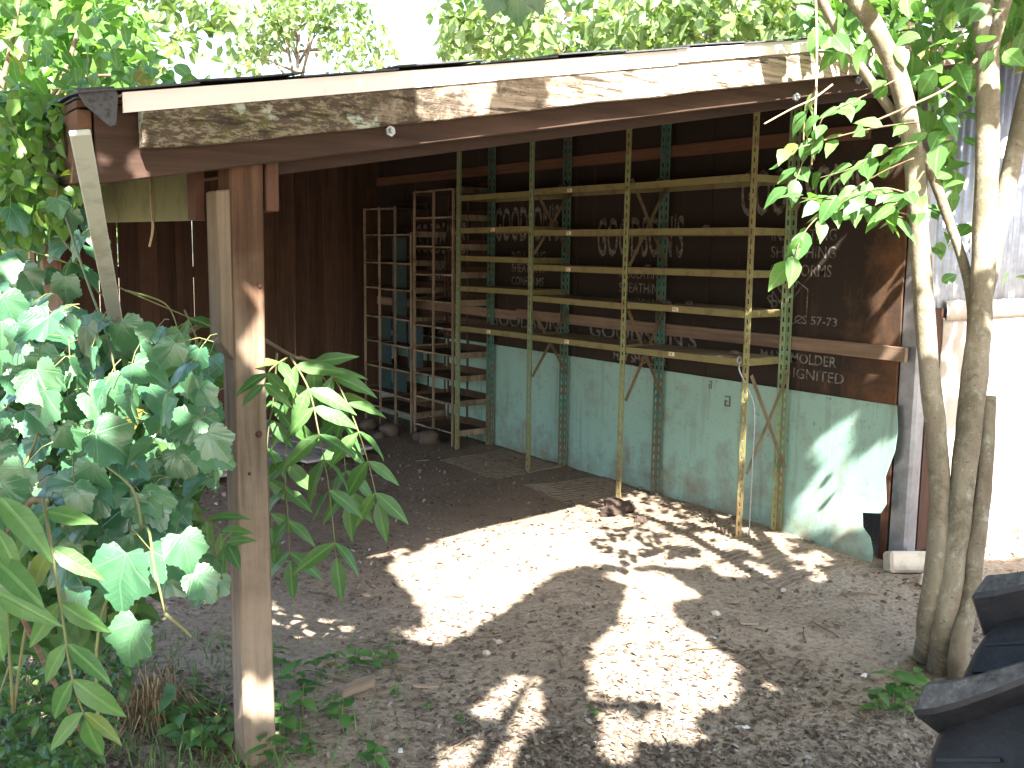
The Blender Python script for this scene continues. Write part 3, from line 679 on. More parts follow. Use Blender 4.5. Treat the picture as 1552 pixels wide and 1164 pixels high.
# bits left on the shelves
for k, (bay_y, z, s) in enumerate(((1.45, 1.205, 0.022), (1.36, 1.205, 0.018), (1.60, 1.905, 0.018), (2.5, 1.905, 0.02), (1.62, 1.415, 0.014), (1.2, 1.635, 0.016), (0.98, 0.956, 0.02))):
    m = MB(); bmx = bmesh.new(); bmesh.ops.create_icosphere(bmx, subdivisions=1, radius=s); V = [v.co*(1+0.35*mnoise.noise(v.co*60+Vector((k, 0, 0)))) for v in bmx.verts]; Fc = [tuple(v.index for v in f.verts) for f in bmx.faces]; bmx.free()
    m.add([(v.x*1.4, v.y*1.6, v.z*0.8) for v in V], Fc); o = m.build('dirt_lump', M['rock'], smooth=False); o.location = (random.uniform(2.97, 3.1), bay_y, z+s*0.6)
    tag(o, ['larger dry dirt lump on the second metal shelf up', 'smaller dry dirt lump beside the larger one on the second shelf', 'dry dirt lump on the top metal shelf beside the braced upright', 'pale dirt lump on the top shelf of the middle bay', 'tiny dirt crumb on the middle metal shelf near an upright', 'dirt crumb on the fourth metal shelf up', 'dirt lump on the lowest metal shelf near its open end'][k], 'dirt lump', 'dirt lumps left on the metal shelves')

# ------------------------------------------------------------------ pigeonhole racks
def rack(name, label, y0, y1, cols, zs_, ztops, mat_front, depth=0.34, xf=2.93, zfoot=0.0):
    t = thing(name, label, 'storage rack', (xf+depth/2, (y0+y1)/2, 0))
    step = (y1-y0)/cols
    for c_ in range(cols+1):
        y = y0+c_*step; zt = ztops[min(c_, cols-1)]
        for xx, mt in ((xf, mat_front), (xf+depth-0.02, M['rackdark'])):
            j = random.uniform(-0.004, 0.004)
            m = MB(); m.hexa([(xx, y-0.008, zfoot), (xx+0.016, y-0.008, zfoot), (xx+0.016, y+0.008, zfoot), (xx, y+0.008, zfoot), (xx+j, y-0.008+j, zt), (xx+0.016+j, y-0.008+j, zt), (xx+0.016+j, y+0.008+j, zt), (xx+j, y+0.008+j, zt)])
            m.build('rack_post', mt, t)
    for c_ in range(cols):
        ya, yb = y0+c_*step+0.0125, y0+(c_+1)*step-0.0125
        for z in zs_:
            if z > ztops[c_]: continue
            dz = random.uniform(-0.006, 0.006)
            m = MB(); m.box(xf+0.001, xf+0.013, ya, yb, z+dz-0.007, z+dz+0.006); m.build('front_rail', mat_front, t)
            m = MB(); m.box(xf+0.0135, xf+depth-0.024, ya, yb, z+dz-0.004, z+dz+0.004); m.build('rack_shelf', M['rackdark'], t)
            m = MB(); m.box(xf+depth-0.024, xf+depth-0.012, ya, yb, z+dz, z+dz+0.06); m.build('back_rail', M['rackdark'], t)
    for y in (y0-0.024, y1+0.0125):
        for z in zs_:
            if z > min(ztops): continue
            m = MB(); m.box(xf+0.022, xf+depth-0.022, y, y+0.011, z-0.02, z+0.025); m.build('side_slat', mat_front if y < y0 else M['rackdark'], t)
    return t
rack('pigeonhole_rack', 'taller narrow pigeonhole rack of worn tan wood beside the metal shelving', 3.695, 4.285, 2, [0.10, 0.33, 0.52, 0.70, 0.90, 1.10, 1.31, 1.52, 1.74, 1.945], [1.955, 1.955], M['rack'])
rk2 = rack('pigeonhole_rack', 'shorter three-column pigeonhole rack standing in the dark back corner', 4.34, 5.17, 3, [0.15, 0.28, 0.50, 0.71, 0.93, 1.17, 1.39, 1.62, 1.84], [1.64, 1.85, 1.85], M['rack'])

for (ci, za, zb) in ((1, 1.40, 1.60), (1, 1.18, 1.375), (1, 0.94, 1.155), (0, 0.72, 0.915), (1, 0.72, 0.915), (2, 0.72, 0.915), (0, 0.51, 0.695), (2, 0.51, 0.695), (1, 0.29, 0.485), (2, 0.29, 0.485)):
    st_ = (5.17-4.34)/3; m = MB(); m.box(3.05, 3.056, 4.34+ci*st_+0.014, 4.34+(ci+1)*st_-0.014, za, zb); m.build('blue_bin_panel', M['binblue'], rk2)
# ------------------------------------------------------------------ leaning plank, floor boards, mats
a = onX(121, 200, -0.62); end = onZ(233, 790, 0.03); d = end-a
m = MB(); m.bar(a, end, 0.010, 0.032, (CAM-a).cross(d).normalized()); o = m.build('leaning_plank', M['plankwhite'], bevel=0.002); tag(o, 'whitewashed plank leaning at a slant against the low shed eave', 'plank')

pl = thing('plank_platform', 'low platform of grey weathered boards lying on the shed floor', 'platform', (1.2, 4.0, 0))
dirv = Vector((0.20, -1.0, 0)).normalized(); sid = Vector((1.0, 0.20, 0)).normalized()
for i in range(11):
    c0 = Vector((0.40, 4.35, 0.055)) + sid*(i*0.165); L = random.uniform(1.85, 2.15)
    zt = random.uniform(-0.006, 0.008)
    m = MB(); m.bar(c0-dirv*L/2+Vector((0, 0, zt)), c0+dirv*(L/2+random.uniform(-0.06, 0.06))+Vector((0, 0, zt*0.3)), 0.152, 0.02); m.build('floor_board', M['floorboard'], pl, bevel=0.002)
for s_ in (-0.8, 0.0, 0.8):
    c0 = Vector((0.40, 4.35, 0.02)) + dirv*s_; m = MB(); m.bar(c0-sid*0.05, c0+sid*1.7, 0.06, 0.045); m.build('bearer', M['scab'], pl)

def mat_mesh(name, label, c0, ux, uy, w, l, ribs, rod):
    m = MB(); ux = Vector(ux).normalized(); uy = Vector(uy).normalized(); c0 = Vector(c0)
    n1 = int(l/ribs); n2 = int(w/(ribs*2.0))
    def zz(p): return gh(p.x, p.y)+0.003+0.006*mnoise.noise(p*4)
    for i in range(n1+1):
        P = []
        for s in np.linspace(0, w, 6): p = c0+uy*(i*ribs)+ux*s; P.append((p.x, p.y, zz(p)))
        for q in range(5): m.bar(P[q], P[q+1], rod*1.5, rod*1.2)
    for i in range(n2+1):
        P = []
        for s in np.linspace(0, l, 14): p = c0+ux*(i*ribs*2.0)+uy*s; P.append((p.x, p.y, zz(p)-rod*0.7))
        for q in range(13): m.bar(P[q], P[q+1], rod, rod)
    o = m.build(name, M['wire']); return tag(o, label, 'mesh mat')
mat_mesh('wire_mesh_mat', 'rusty ribbed mesh mat in dappled sun under the shelving end', (2.50, 0.14, 0), (1, 0.06, 0), (0.02, 1, 0), 0.56, 1.32, 0.042, 0.0085)
mat_mesh('wire_mesh_mat', 'ribbed mesh mat half buried beside the middle shelving uprights', (2.62, 1.62, 0), (1, -0.08, 0), (0.06, 1, 0), 0.56, 0.75, 0.042, 0.0085)
mat_mesh('wire_mesh_mat', 'dim ribbed mesh mat near the foot of the tan rack', (2.62, 2.62, 0), (1, 0.1, 0), (0.0, 1, 0), 0.60, 0.75, 0.042, 0.0085)

# ------------------------------------------------------------------ tractor tyre
def tyre():
    Rt, t, dep, lat, th1 = 0.550, R(37.5), 1.50, 1.055, R(35.8)
    fh = Vector((math.sin(YAW), math.cos(YAW), 0)); rh = Vector((math.cos(YAW), -math.sin(YAW), 0)); zz = Vector((0, 0, 1))
    d = -rh*math.cos(t)-fh*math.sin(t); ax = rh*math.sin(t)-fh*math.cos(t)
    c = Vector((CAM.x, CAM.y, 0)) + fh*dep + rh*lat + zz*(Rt-0.005)
    root = thing('tractor_tyre', 'big black tractor tyre with thick bar lugs beside the small tree', 'tyre', (c.x, c.y, 0))
    def P(th, r, s): return c + d*(math.cos(th)*r) + zz*(math.sin(th)*r) + ax*s
    prof = [(0.30, -0.13), (0.34, -0.165), (0.40, -0.178), (0.455, -0.172), (0.482, -0.15), (0.492, -0.08), (0.495, 0), (0.492, 0.08), (0.482, 0.15), (0.455, 0.172), (0.40, 0.178), (0.34, 0.165), (0.30, 0.13), (0.29, 0.11), (0.29, -0.11)]
    m = MB(); n_ = 64; k = len(prof); V = []
    for i in range(n_):
        th = 2*math.pi*i/n_
        for (r, s) in prof: V.append(P(th, r-0.002*math.cos(i*math.pi), s))
    m.add(V, [(i*k+j, ((i+1) % n_)*k+j, ((i+1) % n_)*k+(j+1) % k, i*k+(j+1) % k) for i in range(n_) for j in range(k)])
    car = m.build('carcass', M['rubber'], root, smooth=True)
    for side in (-1, 1):
        for i in range(16):
            th = th1 + 2*math.pi*i/16 + (0 if side < 0 else math.pi/16)
            # lug: from the shoulder, sweeping round the tread towards the centre
            m = MB(); V = []; seg = 6
            for q in range(seg+1):
                u_ = q/seg; s = side*lerp(0.182, -0.012, u_); off = 0.30*u_**1.4
                hw = lerp(0.052, 0.036, u_)
                base = 0.44 if q == 0 else 0.478
                rt = Rt-0.004-0.012*abs(s/0.18)**3
                V += [P(th+off-hw*1.15, base, s), P(th+off-hw, rt, s), P(th+off+hw, rt, s), P(th+off+hw*1.15, base, s)]
            Fc = []
            for q in range(seg):
                a_, b_ = q*4, (q+1)*4; Fc += [(a_, b_, b_+1, a_+1), (a_+1, b_+1, b_+2, a_+2), (a_+2, b_+2, b_+3, a_+3)]
            Fc += [(0, 1, 2, 3), tuple(seg*4+q for q in (3, 2, 1, 0))]
            m.add(V, Fc); o = m.build('lug', M['lug'], root, bevel=0.006); o.data.materials.append(M['rubber'])
            for fi, pl_ in enumerate(o.data.polygons): pl_.material_index = 0 if (fi < seg*3 and fi % 3 == 1) else 1
            # moulded ribs in the valley between lugs
            m = MB(); thm = th+math.pi/16
            for w in (-0.04, 0.06):
                m.bar(P(thm+w, 0.482, side*0.148), P(thm+w+0.07, 0.4955, side*0.06), 0.005, 0.007, P(thm, 1, 0)-c)
            m.build('moulded_rib', M['rubber'], root)
    m = MB(); V = []
    rp = [(0.305, -0.125), (0.27, -0.10), (0.20, -0.04), (0.06, -0.03), (0.06, 0.03), (0.20, 0.04), (0.27, 0.10), (0.305, 0.125)]
    k = len(rp); n_ = 40
    for i in range(n_):
        for (r, s) in rp: V.append(P(2*math.pi*i/n_, r, s))
    m.add(V, [(i*k+j, ((i+1) % n_)*k+j, ((i+1) % n_)*k+j+1, i*k+j+1) for i in range(n_) for j in range(k-1)])
    m.build('rim', M['rim'], root, smooth=True)
tyre()

# ------------------------------------------------------------------ leaf meshes (unit length along +y, normal +z)
def leaf_strip(name, mat, prof, fold=0.18, droop=0.25, wave=0.02, teeth=0.0):
    """prof: list of (t along, half width). Real leaf with folded midrib and droop."""
    V = []; Fc = []
    for k, (t, w) in enumerate(prof):
        z = -droop*t*t; ww = w*(1+(teeth if k % 2 else -teeth))
        V += [(-ww, t-0.02*ww, z+fold*w+wave*math.sin(k*2.1)), (0, t, z), (ww, t-0.02*ww, z+fold*w+wave*math.cos(k*1.9))]
    for k in range(len(prof)-1):
        a = k*3; Fc += [(a, a+1, a+4, a+3), (a+1, a+2, a+5, a+4)]
    me = bpy.data.meshes.new(name); me.from_pydata(V, [], Fc); me.materials.append(mat)
    me.polygons.foreach_set('use_smooth', [True]*len(me.polygons)); me.update(); return me
def leaf_grape(name, mat, seed):
    rs = random.Random(seed); n_ = 40; out = []
    for i in range(n_+1):
        a = lerp(-155, 155, i/n_); ar = R(a)
        r = 0.50 + 0.26*math.exp(-(a/20)**2) + 0.13*math.exp(-((abs(a)-66)/17)**2) + 0.06*math.exp(-((abs(a)-125)/24)**2)
        r *= (1.0+(0.04 if i % 2 else -0.035)*rs.uniform(0.3, 1.6))
        out.append((math.sin(ar)*r*1.03, 0.42+math.cos(ar)*r))
    cx, cy = 0.0, 0.10
    V = [(cx, cy, 0.0)]
    cl_ = (0.0, 0.10, -0.22, 0.32, 0.0)[seed % 5]; tw_ = (0.0, 0.25, -0.3, 0.1, -0.15)[seed % 5]
    def z(x, y): return (0.16+cl_)*abs(x) - (0.30+0.5*abs(cl_))*(y-0.2)**2 - 0.18*x*x + tw_*x*(y-0.1) + 0.04*math.sin(9*x+seed*2)*math.cos(8*y+seed)
    for f_ in (0.5, 1.0):
        for (x, y) in out: xx, yy = lerp(cx, x, f_), lerp(cy, y, f_); V.append((xx, yy, z(xx, yy)))
    k = n_+1; Fc = []
    for i in range(n_): Fc += [(0, 1+i+1, 1+i), (1+i, 1+i+1, 1+k+i+1, 1+k+i)]
    me = bpy.data.meshes.new(name); me.from_pydata(V, [], Fc); me.materials.append(mat)
    me.polygons.foreach_set('use_smooth', [True]*len(me.polygons)); me.update(); return me
OV = [(0.0, 0.015), (0.10, 0.15), (0.22, 0.235), (0.36, 0.27), (0.5, 0.255), (0.64, 0.21), (0.78, 0.14), (0.9, 0.06), (1.0, 0.004)]
LN = [(0.0, 0.012), (0.08, 0.07), (0.18, 0.125), (0.32, 0.165), (0.46, 0.168), (0.6, 0.145), (0.74, 0.105), (0.87, 0.055), (1.0, 0.004)]
grapeM = [leaf_grape('grape_leaf', M['grape'], s) for s in (1, 2, 3, 4)]
ovM = {k: [leaf_strip('leaf', M[k], OV, 0.2, d_, 0.012, 0.03) for d_ in (0.1, 0.28, 0.4)] for k in ('shrub', 'crape')}
lnM = [leaf_strip('leaflet', M['pinnate'], LN, 0.25, d_, 0.012, 0.03) for d_ in (0.12, 0.3)]
weM = leaf_strip('leaf', M['weed'], OV, 0.2, 0.3)

def leafM(p, direc, normal, size, widen=1.0):
    y = Vector(direc).normalized(); n = Vector(normal); z = (n-y*n.dot(y))
    if z.length < 1e-3: z = Vector((0, 0, 1)).cross(y).cross(y)*-1
    z.normalize(); x = y.cross(z)
    return Matrix(((x.x*size*widen, y.x*size, z.x*size, p[0]), (x.y*size*widen, y.y*size, z.y*size, p[1]), (x.z*size*widen, y.z*size, z.z*size, p[2]), (0, 0, 0, 1)))
def rv(s=1.0): return Vector((random.gauss(0, s), random.gauss(0, s), random.gauss(0, s)))
def add_leaf_poly(mb, p, direc, normal, size, wide=0.5):
    """one leaf of a joined crown: six vertices folded on the midrib"""
    y = Vector(direc).normalized(); n = Vector(normal); z = n-y*n.dot(y)
    if z.length < 1e-3: z = Vector((1, 0, 0))
    z.normalize(); x = y.cross(z); w = size*wide*0.5; p = Vector(p)
    mb.add([p, p+y*size*0.35+x*w+z*w*0.3, p+y*size*0.35-x*w+z*w*0.3, p+y*size*0.45-z*size*0.02, p+y*size*0.75+x*w*0.7+z*w*0.15-z*size*0.08, p+y*size*0.75-x*w*0.7+z*w*0.15-z*size*0.08, p+y*size-z*size*0.2],
           [(0, 1, 3), (0, 3, 2), (1, 4, 3), (2, 3, 5), (3, 4, 6), (3, 6, 5)])

# ------------------------------------------------------------------ vegetation
UP = Vector((0, 0, 1))
def sample_px(poly, n, mind):
    xs = [p[0] for p in poly]; ys = [p[1] for p in poly]; out = []
    for _ in range(n*40):
        if len(out) >= n: break
        x, y = random.uniform(min(xs), max(xs)), random.uniform(min(ys), max(ys))
        if not inpoly(x, y, poly): continue
        if any((x-a)**2+(y-b)**2 < mind*mind for a, b in out): continue
        out.append((x, y))
    return out
def facing(cam_w=0.6, up_w=0.7, j=0.35): return (-fw*cam_w + UP*up_w + rv(j)).normalized()

# --- grape vines before the post
def vine_stem(parent, paths, mat, rad=0.0026):
    m = MB()
    for p in paths: q = spline(p, 5); m.tube(q, [lerp(rad*1.3, rad*0.6, i/(len(q)-1)) for i in range(len(q))], 6)
    return m
def grape(label, root, poly, n, dr, sr, mind, paths, deep=None):
    t = thing('grape_vine', label, 'vine', root)
    m = vine_stem(t, paths, M['vine'])
    for (x, y) in sample_px(poly, n, mind):
        d = random.uniform(*dr); p = at(x, y, d); s = random.uniform(*sr)
        dirv_ = (-UP*random.uniform(0.35, 1.1) + cr*random.gauss(0, 0.7) - fw*random.uniform(-0.2, 0.6)).normalized()
        nrm = facing(0.55, 0.75, 0.33); base = p - dirv_*s*0.3
        inst('leaf', random.choice(grapeM), t, leafM(base, dirv_, nrm, s))
        e = base - dirv_*random.uniform(0.01, 0.035) + fw*random.uniform(0.02, 0.06) + rv(0.012)
        m.tube([base + dirv_*s*0.12, lerp(base, e, 0.6)+UP*0.006, e], [0.0009, 0.001, 0.0012], 4, False)
    tag(m.build('stem', M['vine'], t, smooth=True), kind='stuff')
    if deep:
        mb = MB(); poly2, n2, dr2, sr2 = deep
        for (x, y) in sample_px(poly2, n2, 0):
            d = random.uniform(*dr2); p = at(x, y, d)
            if p.z < 0.02: continue
            dv = (-UP*random.uniform(0.0, 1.0)+rv(0.6)).normalized(); add_leaf_poly(mb, p, dv, facing(0.4, 0.7, 0.5), random.uniform(*sr2), 0.75)
        tag(mb.build('foliage', M['grapedeep'], t), kind='stuff')
    return t
V1 = [(0, 430), (60, 470), (130, 490), (260, 505), (320, 545), (315, 640), (330, 690), (300, 760), (210, 760), (120, 800), (0, 800)]
grape('dense grape vine with broad toothed leaves heaped beside the corner post', tuple(onZ(60, 1100))[:2]+(0.03,), V1, 215, (1.6, 2.4), (0.036, 0.075), 17,
      [[at(20, 1080, 1.9), at(50, 900, 1.9), at(120, 700, 1.95), at(170, 600, 1.9), at(240, 560, 1.9)], [at(20, 1080, 1.9), at(10, 800, 1.8), at(60, 640, 1.75), at(40, 500, 1.8)],
       [at(120, 700, 1.95), at(170, 650, 1.7), at(195, 690, 1.65), at(215, 720, 1.7)], [at(100, 330, 2.4), at(130, 420, 2.2), at(165, 520, 2.0), at(180, 600, 1.9)]],
      deep=([(0, 480), (250, 520), (290, 700), (280, 850), (200, 950), (0, 980)], 1200, (2.0, 2.7), (0.05, 0.10)))
V2 = [(0, 690), (120, 700), (240, 730), (290, 800), (330, 830), (335, 890), (280, 900), (230, 870), (160, 860), (60, 870), (0, 900)]
t2 = grape('trailing grape vine shoot with large sunlit leaves low before the post', tuple(onZ(150, 1120))[:2]+(0.03,), V2, 48, (1.5, 1.9), (0.042, 0.066), 26,
      [[at(150, 1110, 1.75), at(150, 950, 1.75), at(215, 800, 1.6), at(235, 865, 1.5), at(250, 930, 1.5)], [at(250, 930, 1.5), at(275, 950, 1.5), at(290, 965, 1.5)], [at(215, 800, 1.6), at(200, 740, 1.6), at(150, 700, 1.6)]])
for (x, y, s, dx) in ((195, 855, 0.088, -0.3), (272, 822, 0.058, 0.5), (290, 880, 0.050, 1.3), (212, 955, 0.070, -0.5), (130, 900, 0.055, -0.8)):
    p = at(x, y, 1.5); inst('leaf', grapeM[0], t2, leafM(p+UP*s*0.3, -UP+cr*dx*0.7-fw*0.2, facing(0.6, 0.7, 0.12), s))

und = thing('undergrowth_bush', 'low dark green undergrowth filling the shade beneath the grape vines', 'bush', tuple(onZ(60, 1150))[:2]+(0.02,))
mb = MB()
for (x, y) in sample_px([(-80, 880), (120, 900), (230, 960), (190, 1040), (130, 1180), (-80, 1250)], 1500, 0):
    g_ = onZ(x, y); dmax = (g_-CAM).dot(fw); p = at(x, y, dmax*random.uniform(0.80, 0.99))
    if p.z < 0.01: continue
    add_leaf_poly(mb, p, -UP*random.uniform(-0.3, 0.7)+rv(0.6), facing(0.4, 0.7, 0.5), random.uniform(0.025, 0.06), 0.55)
tag(mb.build('foliage', M['grapedeep'], und), kind='stuff')
mb = MB()
for k in range(9):
    g_ = onZ(random.uniform(-20, 180), random.uniform(1020, 1160)); mb.tube(spline([(g_.x, g_.y, 0), (g_.x+random.gauss(0, 0.03), g_.y+random.gauss(0, 0.03), 0.12), (g_.x+random.gauss(0, 0.07), g_.y+random.gauss(0, 0.07), random.uniform(0.2, 0.32))], 4), 0.0025, 5)
tag(mb.build('stem', M['twig'], und, smooth=True), kind='stuff')
# upper-left climbing foliage over the eave
T1 = [(0, 0), (150, 0), (215, 60), (250, 90), (290, 110), (295, 135), (215, 140), (140, 150), (135, 195), (100, 215), (105, 300), (80, 340), (0, 380)]
sh_ = thing('leafy_shrub', 'bright leafy shrub with rounded leaves crowding the low roof corner', 'shrub', (-0.95, 0.9, 0.03))
mb = MB()
for pth, rr in (([(-0.95, 0.9, 0.0), (-0.9, 0.9, 0.9), at(20, 300, 3.4), at(95, 120, 3.3), at(120, 40, 3.3)], 0.016), ([at(95, 120, 3.3), at(180, 115, 3.2), at(235, 140, 3.15), at(300, 120, 3.1)], 0.006),
                ([at(0, 245, 3.0), at(60, 170, 3.0), at(120, 90, 3.1)], 0.010), ([(-0.95, 0.9, 0.3), at(-40, 300, 3.2), at(10, 100, 3.2), at(40, -60, 3.2)], 0.014)):
    q = spline(pth, 6); mb.tube(q, [lerp(rr, rr*0.4, i/(len(q)-1)) for i in range(len(q))], 7)
mb.build('branch', M['twig'], sh_, smooth=True)
for (x, y) in sample_px(T1, 290, 9):
    p = at(x, y, random.uniform(2.5, 3.5)); s = random.uniform(0.035, 0.07)
    inst('leaf', random.choice(ovM['shrub']), sh_, leafM(p, (-UP*random.uniform(0, 0.9)+rv(0.6)), facing(0.35, 0.8, 0.4), s, random.uniform(1.1, 1.5)))
for (x, y, s) in ((240, 75, 0.075), (265, 98, 0.07), (290, 112, 0.07), (245, 125, 0.07), (215, 100, 0.075), (272, 128, 0.06), (305, 122, 0.06)):
    inst('leaf', ovM['shrub'][0], sh_, leafM(at(x, y, 3.1), -UP*0.4+cr*random.uniform(-0.5, 0.8), facing(0.7, 0.5, 0.2), s, 1.5))
mb = MB()
for (x, y) in sample_px([(-20, 130), (100, 140), (140, 150), (138, 235), (150, 250), (110, 300), (100, 340), (-20, 360)], 420, 0):
    add_leaf_poly(mb, at(x, y, random.uniform(2.45, 2.72)), -UP*random.uniform(0.1, 0.9)+rv(0.5), facing(0.4, 0.7, 0.45), random.uniform(0.035, 0.065), 0.75)
for (x, y) in sample_px([(0, -60), (160, -60), (235, 60), (210, 120), (130, 150), (100, 210), (90, 330), (0, 400)], 1500, 0):
    p = at(x, y, random.uniform(3.3, 4.4)); add_leaf_poly(mb, p, -UP*random.uniform(-0.2, 0.9)+rv(0.6), facing(0.3, 0.8, 0.5), random.uniform(0.05, 0.10), 0.7)
tag(mb.build('foliage', M['shrubdeep'], sh_), kind='stuff')
# vine leaves hanging at the corner of the wall
t3 = grape('thin vine with a few drooping leaves hanging down the leaning plank', (-0.75, 0.15, 0.03),
      [(0, 330), (60, 300), (120, 290), (140, 330), (150, 400), (110, 440), (60, 470), (0, 440)], 40, (2.3, 2.9), (0.045, 0.075), 24,
      [[(-0.75, 0.15, 0.03), at(160, 560, 2.5), at(140, 430, 2.5), at(80, 340, 2.5), at(60, 250, 2.6), at(70, 150, 2.7)], [at(0, 372, 2.6), at(80, 390, 2.6), at(190, 440, 2.6), at(320, 495, 2.6)], [at(190, 440, 2.6), at(250, 460, 2.6), at(270, 500, 2.6)]])

# --- compound (pinnate) leaves
def frond(parent, pts, pairs, ls, start=0.25, spread=0.9, tip=True, nrm=None):
    q = spline(pts, 8); m = MB(); m.tube(q, [lerp(0.0032, 0.0014, i/(len(q)-1)) for i in range(len(q))], 6)
    rc = m.build('leaf_stalk', M['vine'], parent, smooth=True)
    n_ = len(q)-1
    for k in range(pairs):
        u_ = lerp(start, 0.95, k/max(1, pairs-1)); i = int(u_*n_); p = q[i]; ax = (q[min(i+1, n_)]-q[max(i-1, 0)]).normalized()
        side = ax.cross(-fw).normalized()
        for s in (-1, 1):
            dv = (side*s*spread + ax*random.uniform(0.45, 0.8) - UP*random.uniform(0.1, 0.4) + rv(0.12)).normalized()
            nm = (nrm if nrm else (-fw*0.65+UP*0.6))+rv(0.25)
            inst('leaflet', random.choice(lnM), rc, leafM(p, dv, nm, ls*random.uniform(0.8, 1.12), random.uniform(0.85, 1.1)))
    if tip: inst('leaflet', lnM[0], rc, leafM(q[-1], (q[-1]-q[-4]).normalized(), -fw*0.7+UP*0.5, ls*0.95))
sp = thing('sapling', 'arching sapling branch with drooping compound leaves just behind the post', 'sapling', (-0.35, 0.55, 0.02))
m = MB(); q = spline([(-0.35, 0.55, 0.0), at(200, 620, 3.0), at(330, 480, 3.0), at(400, 515, 2.95), at(445, 540, 2.9), at(480, 548, 2.9)], 6)
m.tube(q, [lerp(0.010, 0.004, i/(len(q)-1)) for i in range(len(q))], 7); m.build('stem', M['twig'], sp, smooth=True)
frond(sp, [at(440, 540, 2.88), at(468, 590, 2.82), at(482, 650, 2.80), at(497, 730, 2.78), at(510, 845, 2.78)], 7, 0.135, 0.12)
frond(sp, [at(455, 540, 2.90), at(500, 565, 2.88), at(530, 620, 2.85), at(555, 690, 2.85), at(572, 760, 2.85)], 6, 0.13, 0.15)
frond(sp, [at(430, 545, 2.95), at(440, 600, 3.0), at(432, 700, 3.0), at(436, 780, 3.0), at(440, 850, 3.0)], 6, 0.13, 0.2)
frond(sp, [at(435, 542, 2.85), at(410, 560, 2.72), at(400, 585, 2.65)], 3, 0.10, 0.3, 0.8, False)
frond(sp, [at(470, 545, 2.9), at(505, 600, 2.92), at(520, 680, 2.92), at(528, 760, 2.92)], 6, 0.13, 0.2)
frond(sp, [at(420, 535, 2.9), at(415, 600, 2.95), at(405, 680, 3.0), at(412, 800, 3.0)], 6, 0.125, 0.25)
frond(sp, [at(280, 470, 2.95), at(300, 520, 2.9), at(315, 600, 2.9), at(322, 690, 2.9)], 5, 0.12, 0.15)
frond(sp, [at(250, 500, 2.95), at(225, 540, 2.95), at(205, 600, 2.95)], 4, 0.12, 0.2)
sp = thing('sapling', 'young plant with one long yellow-stalked compound leaf at the thicket edge', 'sapling', tuple(onZ(150, 1160))[:2]+(0.02,))
rp = onZ(150, 1160); m = MB(); q = spline([(rp.x, rp.y, 0.0), at(20, 900, 1.6), at(40, 770, 1.55), at(70, 760, 1.5)], 6); m.tube(q, 0.005, 7); m.build('stem', M['twig'], sp, smooth=True)
frond(sp, [at(65, 755, 1.5), at(78, 830, 1.45), at(95, 940, 1.45), at(110, 1030, 1.45), at(130, 1090, 1.48)], 6, 0.095, 0.1)
frond(sp, [at(0, 740, 1.4), at(-15, 820, 1.4), at(-10, 900, 1.4)], 4, 0.105, 0.15)
frond(sp, [at(300, 780, 2.0), at(330, 800, 1.95), at(345, 825, 1.9)], 3, 0.085, 0.3, 0.8)

# --- the small multi-stemmed tree at the right
TR = 3.42
tr = thing('small_tree', 'small multi-stemmed tree with smooth mottled bark beside the metal wall', 'tree', tuple(onZ(1425, 1012))[:2]+(0.0,))
def limb(name, pts, r0_, r1_, n_=12, mat='bark', parent=tr):
    q = spline(pts, 8); m = MB(); m.tube(q, [lerp(r0_, r1_, (i/(len(q)-1))**0.8)*(1+(0.35*math.exp(-i/2.0) if name == 'trunk' else 0)) for i in range(len(q))], n_, wob=0.16); return m.build(name, M[mat], parent, smooth=True)
b0 = onZ(1402, 1003, -0.03); b1 = onZ(1428, 1020, -0.03); b2 = onZ(1452, 1030, -0.03)
limb('trunk', [b0, at(1408, 930, TR+0.02), at(1425, 760, TR+0.02), at(1408, 560, TR), at(1396, 400, TR-0.02), at(1385, 240, TR-0.04), at(1365, 130, TR-0.06), at(1330, 50, TR-0.08), at(1285, -20, TR-0.1), at(1200, -160, TR-0.15)], 0.038, 0.030)
limb('trunk', [b1, at(1432, 940, TR), at(1450, 800, TR), at(1470, 640, TR), at(1488, 440, TR+0.02), at(1495, 260, TR+0.02), at(1497, 100, TR+0.03), at(1490, 0, TR+0.03), at(1480, -200, TR+0.05)], 0.048, 0.035)
st3 = limb('trunk', [b2, at(1455, 980, TR-0.03), at(1475, 860, TR-0.02), at(1490, 740, TR), at(1498, 600, TR+0.02)], 0.036, 0.027); st3['label'] = 'short trunk sawn off at shoulder height'
limb('limb', [at(1484, 480, TR+0.03), at(1500, 400, TR+0.06), at(1525, 290, TR+0.1), at(1550, 170, TR+0.14), at(1590, 0, TR+0.2)], 0.036, 0.030)
limb('limb', [at(1497, 110, TR+0.02), at(1506, 60, TR+0.0), at(1525, 0, TR-0.03), at(1560, -100, TR-0.05)], 0.026, 0.018)
limb('limb', [at(1474, 560, TR+0.06), at(1470, 440, TR+0.10), at(1440, 340, TR+0.10), at(1400, 240, TR+0.07), at(1345, 160, TR+0.0), at(1300, 95, TR-0.05), at(1255, 20, TR-0.08), at(1220, -60, TR-0.1)], 0.018, 0.016)
limb('twig', [at(1235, -30, 3.25), at(1238, 60, 3.25), at(1236, 160, 3.25), at(1230, 250, 3.26)], 0.0045, 0.003, 6, 'rope')
limb('twig', [at(1158, 188, 3.3), at(1200, 165, 3.27), at(1232, 150, 3.25), at(1262, 128, 3.25)], 0.003, 0.003, 5, 'rope')
limb('twig', [at(1480, 90, TR), at(1440, 130, TR-0.05), at(1380, 160, TR-0.1), at(1310, 190, TR-0.1)], 0.006, 0.003, 6, 'twig')
